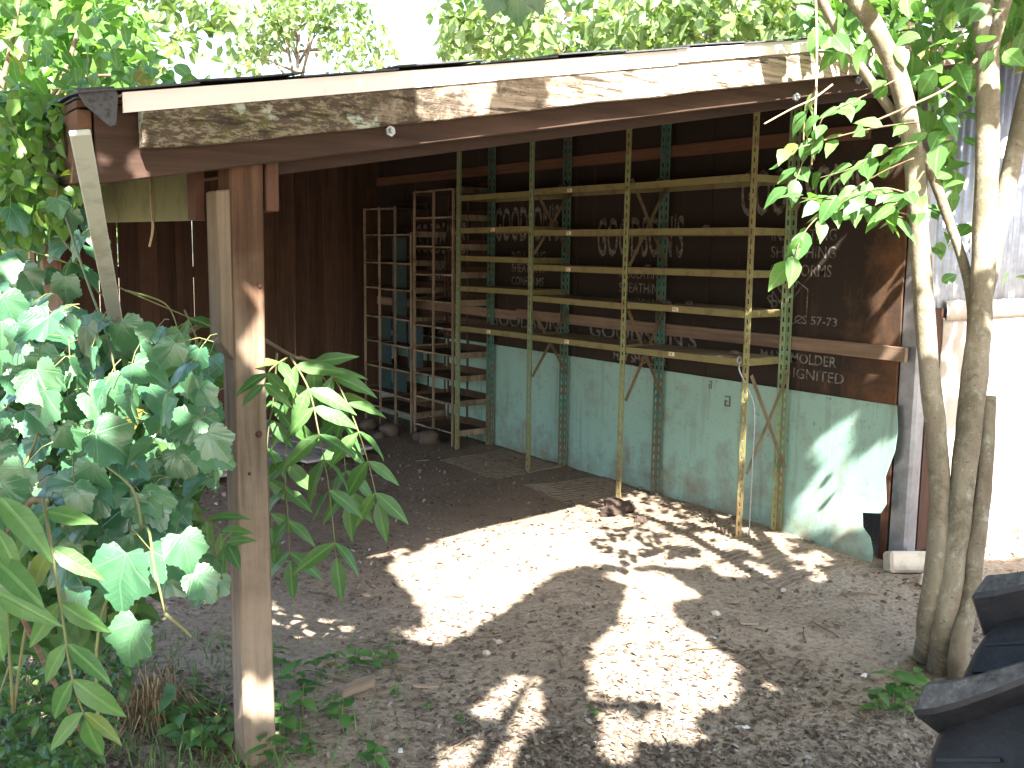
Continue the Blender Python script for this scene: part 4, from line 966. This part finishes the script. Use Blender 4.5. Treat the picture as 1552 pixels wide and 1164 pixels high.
def spray(parent, pts, n_, size, mesh='crape', rad=0.0035, hang=0.5):
    q = spline(pts, 7); m = MB(); m.tube(q, [lerp(rad, rad*0.4, i/(len(q)-1)) for i in range(len(q))], 5); br = m.build('twig', M['twig'], parent, smooth=True); L = len(q)-1
    for k in range(n_):
        u_ = lerp(0.1, 1.0, (k+0.5*random.random())/n_); i = min(L, int(u_*L)); p = q[i]; ax = (q[min(i+1, L)]-q[max(i-1, 0)]).normalized(); sd = ax.cross(UP).normalized()*(1 if k % 2 else -1)
        dv = ax*random.uniform(0.3, 0.9)+sd*random.uniform(0.2, 0.9)-UP*random.uniform(0.1, 1.0)*hang+rv(0.2)
        inst('leaf', random.choice(ovM[mesh]), br, leafM(p+rv(0.01), dv, facing(0.5, 0.7, 0.35), size*random.uniform(0.75, 1.15), random.uniform(0.95, 1.25)))
D = 3.25
for pts, n_, s in (([(1392, 300), (1340, 285), (1270, 300), (1205, 300)], 13, 0.088), ([(1392, 185), (1320, 195), (1240, 215), (1180, 235)], 12, 0.08), ([(1385, 240), (1320, 270), (1250, 320), (1215, 360), (1198, 420)], 12, 0.095),
                   ([(1360, 120), (1300, 150), (1250, 175), (1235, 220)], 11, 0.08), ([(1395, 330), (1350, 320), (1310, 320), (1270, 325)], 11, 0.088), ([(1390, 215), (1335, 230), (1290, 255), (1240, 270)], 12, 0.085),
                   ([(1400, 260), (1370, 300), (1340, 320), (1370, 330)], 8, 0.10), ([(1238, 130), (1220, 180), (1215, 250), (1190, 300)], 10, 0.085)):
    spray(tr, [at(x, y, D+random.uniform(-0.1, 0.08)) for x, y in pts], n_, s)
for (x, y) in sample_px([(1200, -20), (1552, -20), (1552, 60), (1470, 130), (1460, 250), (1440, 330), (1400, 330), (1400, 140), (1330, 90), (1200, 80)], 150, 10):
    p = at(x, y, random.uniform(3.3, 4.0)); inst('leaf', random.choice(ovM['crape']), tr, leafM(p, -UP*random.uniform(0, 0.9)+rv(0.6), facing(0.4, 0.7, 0.4), random.uniform(0.06, 0.115), 1.2))
for (x, y) in sample_px([(1400, 330), (1470, 300), (1552, 330), (1552, 440), (1470, 440), (1400, 420)], 16, 16):
    p = at(x, y, random.uniform(3.5, 3.9)); inst('leaf', random.choice(ovM['crape']), tr, leafM(p, -UP*random.uniform(0, 0.9)+rv(0.6), facing(0.4, 0.7, 0.4), random.uniform(0.06, 0.10), 1.2))
mb = MB()
for (x, y) in sample_px([(1180, -200), (1700, -200), (1700, 80), (1480, 130), (1430, 270), (1400, 260), (1380, 100), (1240, 50)], 1100, 0):
    p = at(x, y, random.uniform(3.5, 4.6))
    if p.z < zr(p.x)+0.16 and p.y > -0.16: continue
    add_leaf_poly(mb, p, -UP*random.uniform(-0.2, 0.9)+rv(0.6), facing(0.3, 0.8, 0.5), random.uniform(0.06, 0.11), 0.6)
tag(mb.build('crown', M['crapedeep'], tr), kind='stuff')

# --- weeds, seedlings, grass
def weed_proto():
    m = MB(); m.tube([(0, 0, 0), (0.004, 0.002, 0.06), (0.0, 0.006, 0.12)], [0.0022, 0.002, 0.001], 5); stem = m.mesh('stem'); stem.materials.append(M['vine']); return stem
WST = weed_proto()
def weed(x, y, sc, label, group=None, nl=7, name='weed'):
    t = thing(name, label, 'weed', (x, y, gh(x, y)-0.004), group)
    o = bpy.data.objects.new('stem', WST); COL.objects.link(o); o.parent = t; o.scale = (sc, sc, sc); o.rotation_euler = (0, 0, random.uniform(0, 6))
    for k in range(nl):
        a = k*2.4+random.uniform(-0.4, 0.4); z = sc*lerp(0.03, 0.122, k/nl); r = 0.006
        dv = Vector((math.cos(a), math.sin(a), random.uniform(-0.1, 0.5)))
        Mx = leafM((0, 0.004, z), dv, UP+rv(0.25), sc*random.uniform(0.05, 0.085))
        l = bpy.data.objects.new('leaf', weM); COL.objects.link(l); l.parent = t; l.matrix_basis = Mx
    return t
grp = 'seedlings at the foot of the post'
for (px, py) in sample_px([(255, 1080), (330, 1040), (430, 1010), (520, 1100), (560, 1150), (600, 1164), (280, 1164)], 22, 26):
    p = onZ(px, py); weed(p.x, p.y, random.uniform(0.55, 1.1), 'small green seedling in the weedy patch around the post foot', grp, random.choice([5, 6, 8]))
for (px, py) in ((510, 1010), (540, 1000), (565, 1005), (590, 995), (480, 1020)):
    p = onZ(px, py+18); weed(p.x, p.y, random.uniform(0.6, 0.9), 'low green seedling on bare shaded earth inside the post', 'seedlings just inside the post', 6)
for (px, py, sc) in ((1352, 1070, 1.25), (1385, 1062, 1.0), (1330, 1082, 0.8), (1370, 1085, 0.9)):
    p = onZ(px, py); weed(p.x, p.y, sc, 'leafy green weed growing between the tree trunks and the tyre', 'weeds at the small tree', 9)
for (px, py) in ((600, 1060), (650, 1080), (900, 1090), (700, 1100)):
    p = onZ(px, py); weed(p.x, p.y, 0.35, 'tiny seedling on the open dirt before the shed', 'tiny seedlings on the dirt', 5)
mb = MB()
for _ in range(1500):
    px, py = random.uniform(-60, 620), random.uniform(960, 1230)
    if px > 430 and random.random() < 0.8: continue
    p = onZ(px, py); h_ = random.uniform(0.03, 0.11); a = random.uniform(0, 6.28); w = random.uniform(0.0015, 0.003)
    s = Vector((math.cos(a), math.sin(a), 0))*w; ln = Vector((random.gauss(0, 0.45), random.gauss(0, 0.45), 0))*h_
    b_ = Vector((p.x, p.y, gh(p.x, p.y)-0.003)); mb.add([b_-s, b_+s, b_+s*0.7+UP*h_*0.6+ln*0.4, b_-s*0.7+UP*h_*0.6+ln*0.4, b_+UP*h_*0.9+ln], [(0, 1, 2, 3), (3, 2, 4)])
tag(mb.build('grass', M['grass']), 'thin green grass blades among the weeds near the post', 'grass', kind='stuff')
mb = MB(); cst = onZ(235, 1085)
for _ in range(320):
    a = random.uniform(0, 6.28); ln = Vector((math.cos(a), math.sin(a), 0))*random.uniform(0.03, 0.24); h_ = random.uniform(0.02, 0.12); w = Vector((-math.sin(a), math.cos(a), 0))*0.0018
    b_ = Vector((cst.x, cst.y, gh(cst.x, cst.y)))+rv(0.035)*Vector((1, 1, 0)).length*0.7; b_.z = gh(b_.x, b_.y); mb.add([b_-w, b_+w, b_+ln*0.55+w+UP*h_, b_+ln*0.55-w+UP*h_, b_+ln+UP*0.008], [(0, 1, 2, 3), (3, 2, 4)])
tag(mb.build('dry_grass_tuft', M['straw']), 'collapsed tuft of dry brown grass under the vine leaves', 'grass tuft')

# --- background trees
def far_tree(label, c, rad, n_, ls, trunk_h=0.0, name='tree', mat='far'):
    base = Vector((c.x, c.y, 0)); t = thing(name, label, 'tree', tuple(base))
    m = MB(); tp = [base+Vector((0, 0, -0.1)), base+Vector((0.1, 0, c.z*0.4)), c+Vector((0, 0, -rad.z*0.2)), c+Vector((0.1, 0, rad.z*0.7))]
    q = spline(tp, 5); m.tube(q, [lerp(rad.x*0.035, 0.02, i/(len(q)-1)) for i in range(len(q))], 8)
    cl = []
    for _ in range(26):
        v = rv(1).normalized()*random.uniform(0.45, 1.0); cc_ = c+Vector((v.x*rad.x, v.y*rad.y, v.z*rad.z)); cl.append((cc_, random.uniform(0.22, 0.42)*min(rad)))
        s0 = lerp(q[len(q)//2], q[-1], random.random()); m.tube([s0, lerp(s0, cc_, 0.5)+UP*0.1, cc_], [rad.x*0.02, rad.x*0.012, 0.008], 5)
    m.build('trunk', M['bark'], t, smooth=True)
    mb = MB()
    for _ in range(n_):
        cc_, rr = random.choice(cl); v = rv(1).normalized()*rr*random.random()**0.5; p = cc_+v
        add_leaf_poly(mb, p, rv(1)-UP*0.5, UP*0.8+rv(0.6), ls*random.uniform(0.7, 1.3), 0.6)
    mb.build('crown', M[mat], t); return t
far_tree('broad pale green tree rising behind the middle of the shed roof', at(900, 40, 13), Vector((2.0, 2.0, 1.7)), 2100, 0.2)
far_tree('tall leafy tree behind the high end of the shed roof', at(1120, 20, 11), Vector((1.7, 1.7, 1.9)), 2100, 0.17)
far_tree('leafy tree behind the corrugated metal building', at(1380, 20, 12), Vector((2.0, 2.0, 2.0)), 2200, 0.19)
far_tree('hazy distant tree far behind the low end of the roof', at(450, 60, 34), Vector((3.0, 3.0, 2.6)), 1500, 0.3)
far_tree('young tree further off between the roof and the broad tree', at(745, 90, 20), Vector((1.5, 1.5, 1.3)), 1400, 0.22)
far_tree('tree standing behind the leafy shrub at the shed side', at(60, 60, 9), Vector((1.5, 1.5, 2.0)), 2600, 0.15)

# ------------------------------------------------------------------ floor litter and small things
mb = MB()
def ground_leaf(mb, x, y, s, z=None, curl=None):
    a = random.uniform(0, 6.28); u_ = Vector((math.cos(a), math.sin(a), random.gauss(0, 0.25))); v_ = Vector((-math.sin(a), math.cos(a), random.gauss(0, 0.25)))
    p = Vector((x, y, (gh(x, y) if z is None else z)+s*0.10)); w = s*random.uniform(0.25, 0.5); c_ = s*random.uniform(0.02, 0.22)
    mb.add([p-u_*s*0.5, p-u_*s*0.15+v_*w*0.5+UP*c_, p+u_*s*0.2+v_*w*0.42+UP*c_, p+u_*s*0.5, p+u_*s*0.2-v_*w*0.45+UP*c_*0.7, p-u_*s*0.15-v_*w*0.5+UP*c_*0.8], [(0, 1, 5), (1, 2, 4, 5), (2, 3, 4)])
cnt = 0
while cnt < 21000:
    px, py = random.uniform(-100, 1650), 560+640*random.random()**0.75
    p = onZ(px, py)
    if p.x > WX-0.03 and p.y > 0.1: continue
    if p.y > 5.4 or p.x < -3 or p.x > 5: continue
    dens = 0.12+1.1*max(0, mnoise.noise(Vector((p.x*1.6, p.y*1.6, 7.0)))+0.25)
    if py < 830: dens += 0.25
    if random.random() > dens: continue
    ground_leaf(mb, p.x, p.y, (0.007+0.034*random.random()**2.2)*(1.35 if py < 800 else 1.0)); cnt += 1
tag(mb.build('leaf_litter', M['litter']), 'dry brown leaf litter scattered over the dirt floor', 'leaf litter', kind='stuff')
mb = MB()
for _ in range(1500):
    px, py = random.gauss(1050, 330), random.uniform(860, 1200)
    p = onZ(px, py); s = random.uniform(0.003, 0.011)
    if mnoise.noise(Vector((p.x*1.3, p.y*1.3, 2.0))) < -0.1 and py < 1080: continue
    V = [(p.x+s*random.uniform(0.6, 1.3)*a, p.y+s*random.uniform(0.6, 1.3)*b_, gh(p.x, p.y)+s*c_*random.uniform(0.4, 0.9)) for a, b_, c_ in ((1, 0, 0), (0, 1, 0), (-1, 0, 0), (0, -1, 0), (0, 0, 1), (0.5, 0.4, 0.8))]
    mb.add(V, [(0, 1, 5), (1, 2, 4), (2, 3, 4), (3, 0, 4), (0, 5, 4), (1, 4, 5)])
tag(mb.build('gravel', M['gravel']), 'small pale stones strewn over the trodden dirt', 'gravel', kind='stuff')
mb = MB(); cnt = 0
while cnt < 3800:
    px, py = random.gauss(960, 330), 1000+190*random.random()**0.6
    p = onZ(px, py)
    if p.x < 0.15 or p.x > 3.6: continue
    if random.random() > 0.15+0.9*max(0, (py-1010)/150)*max(0, mnoise.noise(Vector((p.x*2.1, p.y*2.1, 4.0)))+0.45): continue
    ground_leaf(mb, p.x, p.y, 0.006+0.028*random.random()**1.8); cnt += 1
tag(mb.build('wood_chips', M['chips']), 'grey weathered wood chips and bark crumbs drifted over the near dirt', 'wood chips', kind='stuff')
def lump(r, seed, sub=2, flat=0.7, rough=0.4):
    bmx = bmesh.new(); bmesh.ops.create_icosphere(bmx, subdivisions=sub, radius=r); m = MB()
    V = [v.co*(1+rough*mnoise.noise(v.co*(1.6/r)+Vector((seed, 0, 0)))+0.2*mnoise.noise(v.co*(5/r)+Vector((seed, 3, 0)))) for v in bmx.verts]; m.add([(v.x, v.y, v.z*flat) for v in V], [tuple(v.index for v in f.verts) for f in bmx.faces]); bmx.free(); return m
p = onZ(935, 778); o = lump(0.085, 4, 3, 0.55, 0.6).build('earth_clod', M['clod'], smooth=False); o.location = (p.x, p.y, 0.03); o.scale = (1.25, 0.85, 1); tag(o, 'dark crumbly clod of earth at the foot of a shelving upright', 'clod')
p = onZ(972, 792); o = lump(0.04, 9, 2, 0.6, 0.6).build('earth_clod', M['clod']); o.location = (p.x, p.y, 0.015); tag(o, 'smaller dark earth crumb beside the larger clod', 'clod')
for k, (px, py, r_) in enumerate(((560, 640, 0.075), (590, 650, 0.085), (664, 660, 0.09), (640, 656, 0.06), (575, 655, 0.05))):
    p = onZ(px, py+10); o = lump(r_, k*3.1, 2, 0.75, 0.35).build('rock', M['rock'], smooth=True); o.location = (min(p.x, 2.86), p.y, r_*0.45); tag(o, ['brown rock at the foot of the shorter rack by the dark corner', 'larger brown rock between the plank platform and the shorter rack', 'largest brown rock at the foot of the taller rack', 'mid-sized brown rock where the two racks meet', 'smallest brown rock lying before the shorter rack'][k], 'rock', 'rocks at the pigeonhole racks')
for k, (px, py, r_) in enumerate(((738, 992, 0.018), (757, 975, 0.016), (775, 885, 0.014), (1085, 930, 0.02))):
    p = onZ(px, py); o = lump(r_, k*2.3, 1, 0.6, 0.4).build('stone', M['concrete'], smooth=False); o.location = (p.x, p.y, gh(p.x, p.y)+r_*0.3); tag(o, 'pale stone lying on the open dirt before the shed', 'stone', 'stones on the dirt')
def slab(name, label, cat, px, py, L, w, h, ang, mat, group=None):
    p = onZ(px, py); m = MB(); N = 6; V = []
    for i in range(N+1):
        x = L*(i/N-0.5); ww = w*(0.75+0.35*mnoise.noise(Vector((x*30, px, 0)))); V += [(x, -ww/2, 0), (x, ww/2, 0), (x, ww/2*0.9, h), (x, -ww/2*0.9, h)]
    Fc = [(i*4+a, (i+1)*4+a, (i+1)*4+(a+1) % 4, i*4+(a+1) % 4) for i in range(N) for a in range(4)] + [(0, 1, 2, 3), tuple(N*4+q for q in (3, 2, 1, 0))]
    m.add(V, Fc); o = m.build(name, M[mat], bevel=0.0015); o.location = (p.x, p.y, gh(p.x, p.y)+0.002); o.rotation_euler = (random.uniform(-0.06, 0.06), random.uniform(-0.06, 0.06), R(ang)); return tag(o, label, cat, group)
slab('wood_chunk', 'short split chunk of wood among the weeds by the post', 'wood', 540, 1052, 0.13, 0.05, 0.03, 8, 'stick')
slab('bark_flake', 'curled pale flake of bark on the shaded dirt', 'bark', 645, 1045, 0.09, 0.03, 0.008, -30, 'stick')
slab('wood_strip', 'narrow pale strip of wood lying on the gravelly dirt', 'wood', 810, 1120, 0.10, 0.018, 0.008, 62, 'stick')
slab('bark_flake', 'flat tan bark flake on the dirt before the shelving', 'bark', 1135, 944, 0.075, 0.05, 0.008, -40, 'stick')
slab('bark_flake', 'sunlit tan bark flake between the bright patches and tree', 'bark', 1272, 946, 0.06, 0.025, 0.006, -60, 'stick')
slab('wood_strip', 'pale wood strip lying along the foot of the racks', 'wood', 560, 605, 0.5, 0.04, 0.012, 80, 'stick')
slab('paper_scrap', 'white paper scrap beside the leafy green weed', 'litter', 1310, 1024, 0.03, 0.022, 0.006, 20, 'paper')
slab('paper_scrap', 'pale grey paper scrap on the gravel before the tyre', 'litter', 1125, 1103, 0.045, 0.03, 0.004, -15, 'paper')
slab('paper_scrap', 'white paper scrap near the weedy patch edge', 'litter', 607, 1140, 0.025, 0.018, 0.006, 60, 'paper')
slab('plastic_straw', 'thin pale tube lying on the gravelly dirt', 'litter', 918, 1128, 0.075, 0.007, 0.006, -30, 'paper')
for k in range(16):
    px, py = [(690, 905), (1220, 965), (1160, 1000), (1250, 955), (1000, 870), (730, 968), (600, 1020), (520, 1040), (1060, 985), (1300, 900), (1250, 870), (480, 900), (700, 1130), (850, 1000), (640, 700), (560, 720)][k]
    p = onZ(px, py); a = random.uniform(0, 6.28); L = random.uniform(0.06, 0.2); m = MB()
    m.tube(spline([(p.x+math.cos(a)*L*s, p.y+math.sin(a)*L*s+random.gauss(0, 0.006), gh(p.x, p.y)+0.006+random.uniform(0, 0.006)) for s in (-0.5, -0.15, 0.2, 0.5)], 3), [0.0035]*10, 5)
    o = m.build('fallen_twig', M['twig'], smooth=True); tag(o, 'thin brown fallen twig lying on the '+('open dirt before the shed' if p.y < 0.6 else 'dirt floor under the shed roof'), 'twig', 'fallen twigs on the dirt')

# ------------------------------------------------------------------ unseen tree added behind the camera, crown gaps shaped for sun patches
def ab(p): return (p.x+SX*p.z, p.y+SY*p.z)
def gp(poly, z=0): return [ab(onZ(x, y, z)) for x, y in poly]
def yp(poly, Y): return [ab(onY(x, y, Y)) for x, y in poly]
def xp(poly, X): return [ab(onX(x, y, X)) for x, y in poly]
OPEN = [gp([(590, 860), (650, 830), (720, 785), (900, 735), (985, 730), (1000, 790), (1000, 850), (960, 858), (905, 850), (850, 865), (820, 880), (740, 935), (670, 975), (640, 975), (655, 930), (620, 890)]),
        gp([(925, 866), (1000, 866), (1062, 905), (1016, 910), (1012, 925), (1040, 960), (1105, 1000), (1117, 1060), (1060, 1082), (985, 1062), (930, 1010), (903, 985), (925, 955), (945, 945), (950, 920), (965, 895)]),
        gp([(765, 1040), (808, 1010), (814, 1110), (720, 1080)]), gp([(900, 1010), (935, 1003), (955, 1060), (905, 1042)]), gp([(912, 1085), (952, 1085), (952, 1164), (926, 1164)]), gp([(988, 1080), (1042, 1088), (1048, 1128), (988, 1124)]),
        gp([(640, 1170), (740, 1118), (780, 1140), (760, 1170)]), gp([(1160, 1020), (1185, 1030), (1190, 1050), (1165, 1040)]), gp([(1255, 935), (1275, 945), (1290, 955), (1265, 955)]),
        xp([(1195, 800), (1215, 745), (1260, 700), (1300, 735), (1310, 780), (1330, 830), (1290, 835), (1230, 830)], WX), xp([(1235, 650), (1270, 650), (1275, 690), (1240, 690)], WX), xp([(1300, 690), (1335, 680), (1345, 770), (1315, 770)], WX),
        xp([(1055, 735), (1085, 690), (1082, 720), (1062, 745)], WX), xp([(1335, 400), (1372, 340), (1372, 560), (1345, 540)], WX),
        yp([(365, 1030), (415, 1025), (415, 1095), (370, 1090)], -0.045), yp([(350, 425), (392, 445), (392, 500), (350, 480)], -0.045),
        yp([(1475, 470), (1600, 450), (1600, 930), (1440, 880), (1440, 690), (1480, 660)], 0.04)]
DAPPLE = [(gp([(985, 755), (1010, 745), (1290, 850), (1262, 890), (1080, 876), (1000, 852)]), 0.45), (yp([(1380, 200), (1600, 120), (1600, 460), (1400, 460)], 0.06), 0.82), (yp([(1415, 455), (1475, 450), (1480, 660), (1425, 680)], 0.04), 0.6),
          (gp([(0, 640), (330, 620), (330, 1164), (0, 1164)]), 0.86), (gp([(540, 860), (640, 980), (580, 960), (520, 900)]), 0.6)]
leafy = [(at(x, y, d).x, at(x, y, d).y, at(x, y, d).z) for x, y, d in ((80, 530, 1.8), (200, 560, 1.8), (210, 860, 1.5), (420, 560, 2.8), (1360, 300, 3.2), (1230, 300, 3.2), (1495, 300, 3.4), (1400, 500, 3.4), (150, 600, 1.7), (500, 620, 2.8), (1300, 190, 3.2), (30, 620, 1.6))]
SPOT = [(ab(Vector(p)), r_) for p, r_ in zip(leafy, (0.10, 0.08, 0.09, 0.08, 0.22, 0.10, 0.20, 0.10, 0.07, 0.09, 0.12, 0.06))]
stree = thing('unseen_shade_tree', 'unseen added tree whose crown is shaped to shade the yard before the shed', 'tree', (-3.6, -6.4, 0))
mb = MB(); kept = 0
RK = []
for x0_, x1_ in ((0.98, 1.34), (1.42, 3.40), (0.48, 0.70)):       # stretches of the rake that the sun reaches
    lo = [ab(Vector((x, -0.15, zr(x)-0.03))) for x in (x0_, x1_)]; hi = [ab(Vector((x, -0.15, zr(x)+0.18))) for x in (x1_, x0_)]
    RK.append(lo+hi)
OPEN += RK
def closed(a, b_): return not (any(inpoly(a, b_, P) for P in OPEN) or any((a-c[0])**2+(b_-c[1])**2 < r_*r_ for c, r_ in SPOT))
RING = [(math.cos(t), math.sin(t)) for t in np.linspace(0, 2*math.pi, 9)[:8]]
while kept < 24000:
    a, b_ = random.uniform(-3.2, 4.9), random.uniform(-3.4, 2.6)
    if a < -1.2 and random.random() < 0.5: continue
    if not closed(a, b_): continue
    ls_ = 0
    for cand in (random.uniform(0.15, 0.22), random.uniform(0.09, 0.13), random.uniform(0.045, 0.07)):
        if all(closed(a+c_*cand*0.46, b_+d_*cand*0.46) for c_, d_ in RING): ls_ = cand; break
    if not ls_: continue
    skip = False
    for P, pr in DAPPLE:
        if inpoly(a, b_, P):
            ls_ = min(ls_, 0.10)
            if mnoise.noise(Vector((a*8, b_*8, 1.0)))*0.9+0.5 > pr: skip = True
    if skip: continue
    z = random.uniform(2.7, 3.5); p = Vector((a-SX*z, b_-SY*z, z)); dv = rv(1)-UP*0.3; dv.normalize()
    add_leaf_poly(mb, p-dv*ls_*0.5, dv, UP*0.9+Vector((-SX, -SY, 0))*0.6+rv(0.3), ls_, 0.85); kept += 1
tag(mb.build('crown', M['shrubdeep'], stree), kind='stuff')
mb = MB(); q = spline([(-3.6, -6.4, -0.1), (-3.55, -6.3, 1.5), (-3.3, -6.0, 2.4), (-2.9, -5.6, 3.6)], 6); mb.tube(q, [lerp(0.2, 0.1, i/(len(q)-1)) for i in range(len(q))], 12)
mb.build('trunk', M['bark'], stree, smooth=True)
mb = MB()
for (x, y, z) in ((-1.0, -3.2, 3.2), (0.6, -4.2, 3.4), (-2.6, -3.0, 3.2), (1.8, -3.4, 3.5), (0.2, -2.8, 3.4)):
    mb.tube(spline([(-3.1, -5.8, 2.9), (lerp(-3.1, x, 0.5), lerp(-5.8, y, 0.5), 3.5), (x, y, z)], 6), [0.05]*5+[0.035]*5+[0.015]*3, 7)
mb.build('limb', M['bark'], stree, smooth=True)
for (x, y, s, dx) in ((757, -16, 0.048, -0.5), (783, -14, 0.056, 0.1), (803, -18, 0.046, 0.7)):
    inst('leaf', grapeM[1], stree, leafM(at(x, y, 2.0), -UP+cr*dx, facing(0.8, 0.4, 0.1), s))
bpy.context.view_layer.update()
